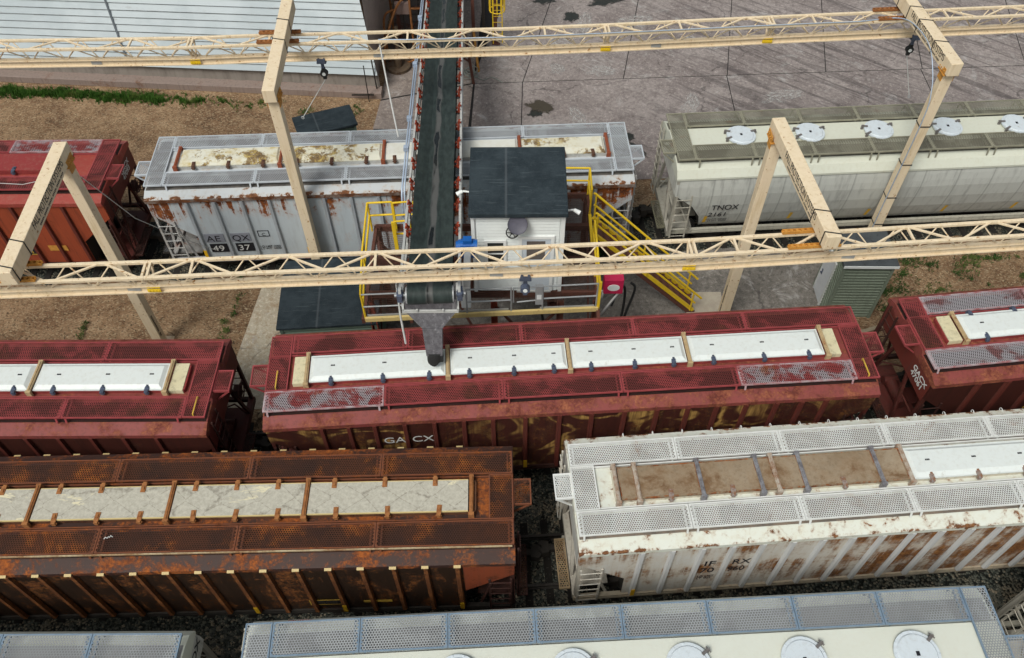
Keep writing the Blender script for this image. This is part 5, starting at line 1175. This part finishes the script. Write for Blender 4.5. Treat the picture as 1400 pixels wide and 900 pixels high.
# ------------------------------------------------------------------ sheds
GRN=(.105,.135,.095)
def corr_wall(mb,p,q,z0,z1,pitch=.15,dep=.028,horizontal=True,mi=0):
    # ribbed sheet from p to q (ground points), ribs run horizontally or vertically
    p=Vector(p); q=Vector(q); d=(q-p); L=d.length; d.normalize(); nrm=Vector((d.y,-d.x))
    if horizontal:
        n=int((z1-z0)/pitch); 
        for k in range(n):
            a=z0+(z1-z0)*k/n; h=(z1-z0)/n
            zs=[(a,0),(a+h*.55,0),(a+h*.65,dep),(a+h*.95,dep),(a+h,0)]
            for (za,oa),(zb,ob) in zip(zs,zs[1:]):
                mb.add([(p.x+nrm.x*oa,p.y+nrm.y*oa,za),(q.x+nrm.x*oa,q.y+nrm.y*oa,za),(q.x+nrm.x*ob,q.y+nrm.y*ob,zb),(p.x+nrm.x*ob,p.y+nrm.y*ob,zb)],[(0,1,2,3)],mi)
    else:
        n=int(L/pitch); h=L/n
        for k in range(n):
            xs=[(k*h,0),(k*h+h*.5,0),(k*h+h*.62,dep),(k*h+h*.9,dep),(k*h+h,0)]
            for (sa,oa),(sb,ob) in zip(xs,xs[1:]):
                A=p+d*sa+nrm*oa; B=p+d*sb+nrm*ob; mb.add([(A.x,A.y,z0),(B.x,B.y,z0),(B.x,B.y,z1),(A.x,A.y,z1)],[(0,1,2,3)],mi)
def shed(label,cx,cy,w,dp,h,yaw,roofm,wallm,door=None,fascia=None,slope=.0):
    r=root('metal_shed',label,'shed',(cx,cy,0),R(yaw),'small green sheds between the tracks')
    P=[(-w/2,-dp/2),(w/2,-dp/2),(w/2,dp/2),(-w/2,dp/2)]
    mb=MB()
    for i in range(4): corr_wall(mb,P[i],P[(i+1)%4],0,h,.14)
    mb.build('wall',wallm,r)
    for x,y in P: MB().box(x-.05,x+.05,y-.05,y+.05,0,h).build('corner_trim',wallm,r)
    e=.12; o=MB()
    o.add([(-w/2-e,-dp/2-e,h),(w/2+e,-dp/2-e,h),(w/2+e,dp/2+e,h+slope),(-w/2-e,dp/2+e,h+slope),(-w/2-e,-dp/2-e,h+.1),(w/2+e,-dp/2-e,h+.1),(w/2+e,dp/2+e,h+.1+slope),(-w/2-e,dp/2+e,h+.1+slope)],[(0,3,2,1),(4,5,6,7),(0,1,5,4),(1,2,6,5),(2,3,7,6),(3,0,4,7)])
    o.build('roof',roofm,r,bevel=.015)
    if fascia: MB().box(-w/2-e,w/2+e,-dp/2-e-.02,-dp/2-e-.003,h-.02,h+.09).build('fascia',fascia,r)
    if door:
        y0,y1=door; g=MB(); x=-w/2-.06
        g.box(x,x+.05,y0,y1,.05,2.12); d=g.build('door',paint('white_steel_door',(.66,.68,.71),(.58,.6,.63),.45),r)
        f=MB()
        for a,b_,c,dd in ((y0-.07,y0,.0,2.2),(y1,y1+.07,.0,2.2),(y0,y1,2.12,2.2)): f.box(x-.01,x+.06,a,b_,c,dd)
        f.build('door_frame',paint('door_frame_white',(.7,.71,.7),None,.5),r)
        g=MB(); g.cyl((x,y1-.12,1.05),(x-.06,y1-.12,1.05),.035,10); g.box(x-.012,x,y1-.16,y1-.08,.95,1.2); g.build('handle',Mt['latch'],d)
    return r
GW=rusty('green_corrugated_sheet',(.20,.235,.18),(.17,.20,.155),rust=.03,streak=.4,grime=.4,grimecol=(.05,.06,.045),seed=101)
GW2=rusty('green_grey_sheet',(.14,.19,.15),(.11,.15,.12),rust=.02,streak=.4,grime=.3,grimecol=(.06,.07,.06),seed=102)
shed('green shed with a dark shingle roof at the left end of the loading platform',-6.05,18.25,3.05,2.75,2.45,4.,Mt['shingle'],GW2,slope=.0)
shed('green corrugated shed with a white door right of the stairs',12.12,19.85,1.62,1.5,2.75,-1.,paint('slate_flat_roof',(.07,.08,.085),(.05,.055,.06),.8,speck=(.02,.02,.02)),GW,door=(-.15,.62),fascia=Mt['white'])
shed('small dark roofed shed on the dirt behind the rusty grey wagon',-7.48,27.35,2.15,1.1,2.4,21.,Mt['shingle'],GW2)

# ------------------------------------------------------------------ warehouse at upper left
wr=root('warehouse','long white panelled warehouse with a low grey wall at the upper left','warehouse',(-16,36,0))
E0=Vector((-6.05,32.55,1.0)); E1=Vector((-45,35.75,.75))
def wroof():
    t=NT('white_roof_panel',.5,0,.3); v=t.obj(); n=t.noise(t.map((.4,1,3)),1.6,8,.72,.4); f=t.noise(v,14,5,.65)
    c=t.mix(t.ss(t.noise(v,.35,4,.6),.4,.6),(.47,.52,.545),(.40,.45,.475)); c=t.mix(t.M('MULTIPLY',t.ss(n,.58,.70),.5),c,(.28,.27,.26)); c=t.mix(t.M('MULTIPLY',t.ss(f,.60,.72),.25),c,(.36,.36,.35)); t.color(c); return t.m
WR_=wroof()
ed=(E1-E0).normalized(); up1=Vector((-.17,.42,.90)).normalized()
rows=25; h=.31
mb=MB()
for k in range(rows):
    a=up1*(h*k); b_=up1*(h*(k+1)-.0); out=Vector((0,-.06,.02))
    mb.add([E0+a+out,E1+a+out,E1+b_,E0+b_],[(0,3,2,1)]); mb.add([E0+a,E1+a,E1+a+out,E0+a+out],[(0,1,2,3)])
for k in range(1,8):
    pass
top0=E0+up1*(h*rows); top1=E1+up1*(h*rows); rd=Vector((-.05,.96,.30)).normalized()*9
mb.add([top0,top1,top1+rd,top0+rd],[(0,3,2,1)]); mb.build('roof',WR_,wr,True)
s_=MB()
for x in (-17.58,-29.):
    t=(x-E0.x)/(E1.x-E0.x); p=E0+(E1-E0)*t+Vector((0,-.09,.03)); s_.bar(p,p+up1*h*rows,.07,.05)
s_.build('roof_seam_strip',paint('grey_seam_strip',(.16,.18,.20),None,.6),wr,True)
s_=MB(); 
for k in range(1,rows):
    a=up1*(h*k)+Vector((0,-.045,.0)); s_.bar(E0+a,E1+a,.012,.013+.010*(k%3))
s_.build('panel_joint',paint('dark_panel_joint',(.12,.13,.135),(.33,.36,.37),.7,scale=1.1),wr,True)
WG=rusty('stained_grey_wall',(.30,.27,.24),(.24,.21,.185),rust=.15,streak=.6,grime=.6,grimecol=(.12,.10,.085),seed=111,sfreq=1.6,cols=[(.3,(.08,.05,.035)),(.7,(.2,.13,.08))])
w0=Vector((E0.x+.02,E0.y+.12)); w1=Vector((E1.x,E1.y+.12)); mb=MB(); corr_wall(mb,(w1.x,w1.y),(w0.x,w0.y),.3,1.0,.9,.02,False); mb.build('front_wall',WG,wr,True)
mb=MB(); d=Vector((ed.y,-ed.x)) if ed.x>0 else Vector((-ed.y,ed.x)); 
q=[(w0.x+.1,w0.y-.55),(w0.x+.1,w0.y+.02),(w1.x,w1.y+.02),(w1.x,w1.y-.55)]
mb.prism(q,'z',0,.32); mb.build('plinth',rusty('pinkish_concrete_plinth',(.30,.235,.205),(.25,.19,.165),rust=.25,streak=0.,grime=.4,seed=112,cols=[(.3,(.14,.07,.05)),(.7,(.25,.15,.1))]),wr,True,bevel=.02)
# gable wall facing right
gm=siding('brown_ribbed_gable',(.46,.38,.34),.32,1,1.,.7,(.33,.27,.24)); mb=MB()
g0=Vector((E0.x-.25,E0.y+.35)); g1=g0+Vector((.1,13.)); corr_wall(mb,(g0.x,g0.y),(g1.x,g1.y),0,7.,.32,.05,False); mb.build('gable_wall',gm,wr,True)
c=MB(); c.bar((E0.x-.1,E0.y-.06,0),(E0.x-.2,E0.y-.02,2.6),.05,.05); c.bar((E0.x-.45,E0.y-.6,.0),(E0.x-.45,E0.y-.6,1.9),.04,.04); c.bar((E0.x-1.2,E0.y-.55,.34),(E0.x-.2,E0.y-.55,.34),.06,.06); c.build('downpipe',Mt['dark'],wr,True)

# ------------------------------------------------------------------ intake pit clutter behind the belt
er=root('intake_frame','rusty steel intake frame with pipes and a ladder left of the belt','steel frame',(-4.6,36.5,0))
for x,y in ((-5.3,36.0),(-4.0,36.2),(-5.5,39.5),(-4.2,39.5)): MB().bar((x,y,0),(x,y,8),.16,.16,up=(0,1,0)).build('column',Mt['brown_steel'],er,True)
g=MB()
for z in (2.2,4.4,6.6):
    g.bar((-5.3,36.0,z),(-4.0,36.2,z),.10,.14); g.bar((-5.5,39.5,z),(-4.2,39.5,z),.1,.14); g.bar((-5.3,36.0,z),(-5.5,39.5,z),.1,.14); g.bar((-4.0,36.2,z),(-4.2,39.5,z),.1,.14)
g.bar((-5.3,36.05,.3),(-4.0,36.25,2.1),.06,.06); g.bar((-4.0,36.25,2.4),(-5.3,36.05,4.3),.06,.06)
g.build('cross_beam',Mt['brown_steel'],er,True)
g=MB()
for x in (-4.75,-4.3): g.bar((x,35.9,.2),(x,35.9,8),.05,.04)
for k in range(18): g.tube([(-4.75,35.9,.4+.4*k),(-4.3,35.9,.4+.4*k)],.018,5)
g.build('ladder',Mt['dark'],er,True)
for pts in ([(-4.6,35.2,.1),(-4.6,35.2,7)],[(-3.75,37.6,.1),(-3.75,37.6,7)],[(-5.0,34.9,.05),(-4.4,34.6,.6),(-4.1,35.4,1.4),(-4.0,36.2,1.5)],[(-5.9,35.4,0),(-5.9,35.4,2.0),(-5.4,35.6,2.4),(-4.2,35.7,2.4)],[(-3.6,36.5,0),(-3.6,36.5,6)],[(-5.75,37,0),(-5.75,37,8)],[(-6.0,34.0,.1),(-5.8,34.4,1.4),(-5.2,35.2,2.8),(-4.6,36.,3.0)]):
    MB().tube(smooth(pts),.055,7).build('pipe',Mt['beam_brown'],er,True)
g=MB(); g.box(-5.35,-4.65,35.55,35.75,2.2,2.75); g.build('sign_box',rusty('faded_pink_sign',(.36,.26,.23),(.3,.2,.17),rust=.3,seed=120,big=3),er,True)
MB().tube([(-5.0,35.65,2.2),(-5.0,35.65,.2)],.03,6).build('sign_post',Mt['dark'],er,True)
g=MB(); g.cyl((-5.35,34.55,0),(-5.35,34.55,.16),.58,28); g.torus((-5.35,34.55,.16),.56,.035,28,6); g.cyl((-5.35,34.55,.16),(-5.35,34.55,.55),.2,16); g.tube([(-5.35,34.55,.5),(-5.3,34.9,2.0)],.09,8)
g.build('drum_base',rusty('rusty_drum',(.16,.11,.07),(.11,.08,.055),rust=.4,cols=DKRUST,seed=121,big=3),label='round rusty drum base on the ground left of the belt',cat='drum base')
pl=MB(); pl.box(-6.1,-3.5,35.0,44,.03,.06); pl.build('pit_cover',rusty('brown_pit_steel',(.11,.075,.055),(.075,.055,.045),rust=.35,cols=DKRUST,seed=130),label='brown steel pit cover under the rusty intake frame',cat='pit cover')
for x,y,m,lab in ((-1.75,35.6,'brown_steel','tall brown steel post just right of the belt conveyor'),(-1.28,36.1,'dark','tall dark steel post between the brown post and the caged ladder'),(-.72,36.6,'brown_steel','tall brown post behind the yellow ladder cage')):
    r=root('steel_post',lab,'steel post',(x,y,0),group='tall posts right of the belt')
    MB().bar((x,y,.02),(x,y,8.5),.15,.2,up=(0,1,0)).build('shaft',Mt[m],r,True); MB().box(x-.2,x+.2,y-.2,y+.2,.02,.05).build('foot_plate',Mt[m],r,True)
MB().bar((-1.55,34.25,.25),(-1.75,35.35,1.6),.10,.10).bar((-1.55,34.25,.02),(-1.55,34.25,.25),.14,.14).build('orange_strut',Mt['beam_orange'],label='short orange strut leaning against the brown post beside the coiled hose',cat='strut')
lr=root('caged_ladder','yellow caged ladder at the top right of the belt','caged ladder',(-.55,36.0,2.1))
g=MB(); cx_,cy_=-.62,35.75
for z in (2.3,3.5,4.7,5.9,7.1): g.torus((cx_,cy_,z),.36,.022,24,6)
for k in range(7): a=R(180+30*k); g.bar((cx_+.36*math.cos(a),cy_+.36*math.sin(a),2.25),(cx_+.36*math.cos(a),cy_+.36*math.sin(a),8),.04,.012)
g.build('cage',Mt['yellow'],lr,True)
g=MB()
for x in (-.22,.22): g.bar((cx_+x,cy_+.36,.3),(cx_+x,cy_+.36,8),.05,.04)
for k in range(24): g.tube([(cx_-.22,cy_+.36,.5+.31*k),(cx_+.22,cy_+.36,.5+.31*k)],.014,5)
g.build('ladder',Mt['yellow'],lr,True)
g=MB()
for k in range(5): g.torus((-1.95+.13*math.sin(k*2.1),33.9+.12*math.cos(k*1.7),.05+.05*k),.25+.03*(k%3),.022,26,6,(.1*math.sin(k),.1*math.cos(k),1))
g.tube(smooth([(-1.7,33.8,.06),(-1.3,33.5,.05),(-.9,33.7,.05),(-.4,33.3,.05)]),.022,6)
g.build('hose_coil',paint('pale_green_hose',(.20,.24,.22),(.3,.3,.27),.5),label='coiled pale hose lying on the concrete beside the belt',cat='hose')
# small pieces
pk=MB().box(-.75,.75,-.07,.07,0,.05).build('plank',Mt['wood'],label='weathered plank on the dirt beside the green corrugated shed',cat='plank'); pk.location=(12.9,18.5,.02); pk.rotation_euler=(0,0,R(18))
rope('scrap_hose','short black scrap of hose on the weedy dirt right of the green shed','hose scrap',smooth([(14.0,19.0,.03),(14.3,19.25,.04),(14.7,19.35,.03)]),.04,Mt['black'])
MB().box(-.06,.06,-.05,.05,0,.08).build('stone',Mt['dark'],label='small dark stone on the bare dirt left of the grey wagon',cat='stone').location=(-14.1,27.4,0)

# ------------------------------------------------------------------ weeds and grass
def tufts(name,label,areas,m,blades,hmin,hmax,wid,broad=False):
    mb=MB()
    for cx_,cy_,rx,ry,n in areas:
        for _ in range(n):
            a=random.uniform(0,6.28); q=min(1,abs(random.gauss(0,.5))); x=cx_+rx*q*math.cos(a); y=cy_+ry*q*math.sin(a)
            for b_ in range(blades):
                an=random.uniform(0,6.28); h=random.uniform(hmin,hmax); ln=random.uniform(.3,1.1)*h; w_=wid*random.uniform(.7,1.4)
                dx,dy=math.cos(an),math.sin(an); px,py=-dy*w_/2,dx*w_/2; ox,oy=x+random.uniform(-.06,.06),y+random.uniform(-.06,.06)
                if broad: mb.add([(ox,oy,h*.3),(ox+dx*ln*.5+px,oy+dy*ln*.5+py,h),(ox+dx*ln,oy+dy*ln,h*.85),(ox+dx*ln*.5-px,oy+dy*ln*.5-py,h*.95)],[(0,1,2,3)])
                else: mb.add([(ox-px,oy-py,0),(ox+px,oy+py,0),(ox+dx*ln*.6,oy+dy*ln*.6,h)],[(0,1,2)])
    o=mb.build(name,m,kind='stuff'); o['label']=label; return o
LF=NT('weed_leaf',.6,0,.2); nn=LF.noise(LF.obj(),1.5,4,.6); LF.color(LF.ramp(nn,[(.35,(.022,.048,.012)),(.5,(.045,.085,.018)),(.68,(.11,.13,.035))])); Mt['leaf']=LF.m
GS=NT('grass_blade',.6,0,.2); nn=GS.noise(GS.obj(),.9,5,.65); GS.color(GS.ramp(nn,[(.3,(.030,.075,.010)),(.5,(.050,.125,.016)),(.7,(.13,.15,.04))])); Mt['grass']=GS.m
ar=[(-26.+.3*k+random.uniform(-.2,.2),33.05-.026*k+random.uniform(-.22,.22),.5,.42,85 if k<34 else (30 if k<40 else 7)) for k in range(52)]
tufts('grass','green grass strip along the warehouse plinth',ar,Mt['grass'],5,.06,.2,.036)
ar=[(15.0+random.uniform(-1.6,5.5),20.6+random.uniform(-1.4,1.5),random.uniform(.2,1.0),random.uniform(.15,.6),random.choice((2,3,5,8,14,24))) for _ in range(60)]+[(13.6,19.4,.4,.5,20),(13.9,20.3,.5,.5,25)]
ar+=[(-10.15+random.uniform(-.35,.2),18.1+.42*k,.22,.25,random.randint(4,16)) for k in range(8)]+[(-15.4,18.2+.25*k,.12,.15,7) for k in range(4)]
ar+=[(3.9+random.uniform(-.5,.8),22.6+random.uniform(-.5,.5),.4,.3,14) for _ in range(6)]+[(-10.0+random.uniform(-.6,3.5),31.2+random.uniform(-.4,.4),.3,.25,7) for _ in range(8)]
tufts('weeds','low green weeds growing in patches on the dirt',ar,Mt['leaf'],5,.03,.17,.038,True)
# loose stones on the ballast nearest the camera and straw chips on the dirt
def scatter(name,label,regions,m,n,s0,s1,flat=.6):
    mb=MB()
    for _ in range(n):
        x0,x1,y0,y1=random.choice(regions); x=random.uniform(x0,x1); y=random.uniform(y0,y1); s=random.uniform(s0,s1); a=random.uniform(0,6.28); e=random.uniform(.6,1.6)
        pts=[]
        for k in range(4):
            t=a+k*math.pi/2+random.uniform(-.3,.3); pts.append((x+s*e*math.cos(t),y+s*math.sin(t),.0))
        tp=(x+random.uniform(-.2,.2)*s,y,s*flat*random.uniform(.8,1.3)+.006); mb.add(pts+[tp],[(0,1,4),(1,2,4),(2,3,4),(3,0,4)])
    o=mb.build(name,m,kind='stuff'); o['label']=label
def stone_mat(name,stops,sc=9.):
    t=NT(name,.85,0,.2); g=t.vor(t.obj(),sc,'Color'); h=t.N.new('ShaderNodeSeparateColor'); t.L(g,h.inputs[0]); t.color(t.ramp(h.outputs[0],stops)); return t.m
SM=stone_mat('ballast_stone',[(.0,(.035,.038,.033)),(.45,(.10,.105,.09)),(.75,(.18,.17,.135)),(.95,(.36,.29,.21))])
scatter('ballast_stones','grey and tan ballast stones between the tracks',[(-14,12,6.4,8.4),(-9,14,7,9),(-1,2.5,7.5,12.4),(-8.5,-5,4.5,8),(10,14,7,9)],SM,17000,.025,.055)
CH=stone_mat('wood_chip',[(.0,(.06,.042,.027)),(.4,(.17,.11,.06)),(.7,(.29,.205,.125)),(.95,(.43,.34,.22))],11.)
scatter('wood_chips','straw coloured wood chips strewn over the dirt',[(-24,-9.6,17,20.8),(-24,-6.5,28.5,32.6),(13.2,20,18,22.4),(-8.5,-6.7,14.5,15.5)],CH,9000,.015,.04,.35)
SUN_EL,SUN_ROT,SUN,SUN_ANG,SKY,EXPO,ROLL=54.,-145.,1.7,20.,.085,.34,-.27578

# lettering becomes plain meshes
dg=bpy.context.evaluated_depsgraph_get(); dg.update()
for o in TEXTS:
    me=bpy.data.meshes.new_from_object(o.evaluated_get(dg)); n=link(o.name,me,o.parent); n.location=o.location; n.rotation_euler=o.rotation_euler; n.scale=o.scale
    nm=o.name; bpy.data.objects.remove(o); n.name=nm

# ------------------------------------------------------------------ light, sky, camera
w=bpy.data.worlds.new('World'); scene.world=w; w.use_nodes=True; n=w.node_tree.nodes; l=w.node_tree.links
sky=n.new('ShaderNodeTexSky'); sky.sky_type='NISHITA'; sky.sun_disc=False; sky.sun_elevation=R(SUN_EL); sky.sun_rotation=R(SUN_ROT); sky.air_density=1.; sky.dust_density=4.; sky.ozone_density=1.
hs=n.new('ShaderNodeHueSaturation'); hs.inputs['Saturation'].default_value=.45
l.new(sky.outputs[0],hs.inputs['Color']); tint=n.new('ShaderNodeMix'); tint.data_type='RGBA'; tint.blend_type='MULTIPLY'; tint.inputs[0].default_value=1; tint.inputs[7].default_value=(.96,1.,.95,1); l.new(hs.outputs[0],tint.inputs[6]); l.new(tint.outputs[2],n['Background'].inputs[0]); n['Background'].inputs[1].default_value=SKY
sd=bpy.data.lights.new('sun','SUN'); sd.energy=SUN; sd.angle=R(SUN_ANG); sd.color=(1.,.985,.93)
so=bpy.data.objects.new('sun',sd); col.objects.link(so)
az=R(SUN_ROT); el=R(SUN_EL)   # direction to the sun: rotation measured clockwise from +Y
d=Vector((math.sin(az)*math.cos(el),math.cos(az)*math.cos(el),math.sin(el)))
so.rotation_euler=d.to_track_quat('Z','Y').to_euler(); so.location=(0,0,60)
cam=bpy.data.cameras.new('camera'); cam.sensor_width=36; cam.lens=1140.77/1400*36; cam.clip_end=2000; cam.clip_start=.1
co=bpy.data.objects.new('camera',cam); col.objects.link(co); scene.camera=co
p=R(51.6656); F=Vector((0,math.cos(p),-math.sin(p))); U=Vector((0,math.sin(p),math.cos(p))); X=Vector((1,0,0)); a=R(ROLL)
X2=X*math.cos(a)+U*math.sin(a); U2=-X*math.sin(a)+U*math.cos(a)
co.matrix_world=Matrix(((X2.x,U2.x,-F.x,0),(X2.y,U2.y,-F.y,0),(X2.z,U2.z,-F.z,23.541),(0,0,0,1)))
vs=scene.view_settings; scene.display_settings.display_device='sRGB'; vs.view_transform='Standard'; vs.look='None'; vs.exposure=EXPO; vs.gamma=1
scene.render.engine='CYCLES'; scene.cycles.use_denoising=True; scene.cycles.max_bounces=6; scene.cycles.transparent_max_bounces=10
scene.cycles.use_adaptive_sampling=True; scene.cycles.adaptive_threshold=.02
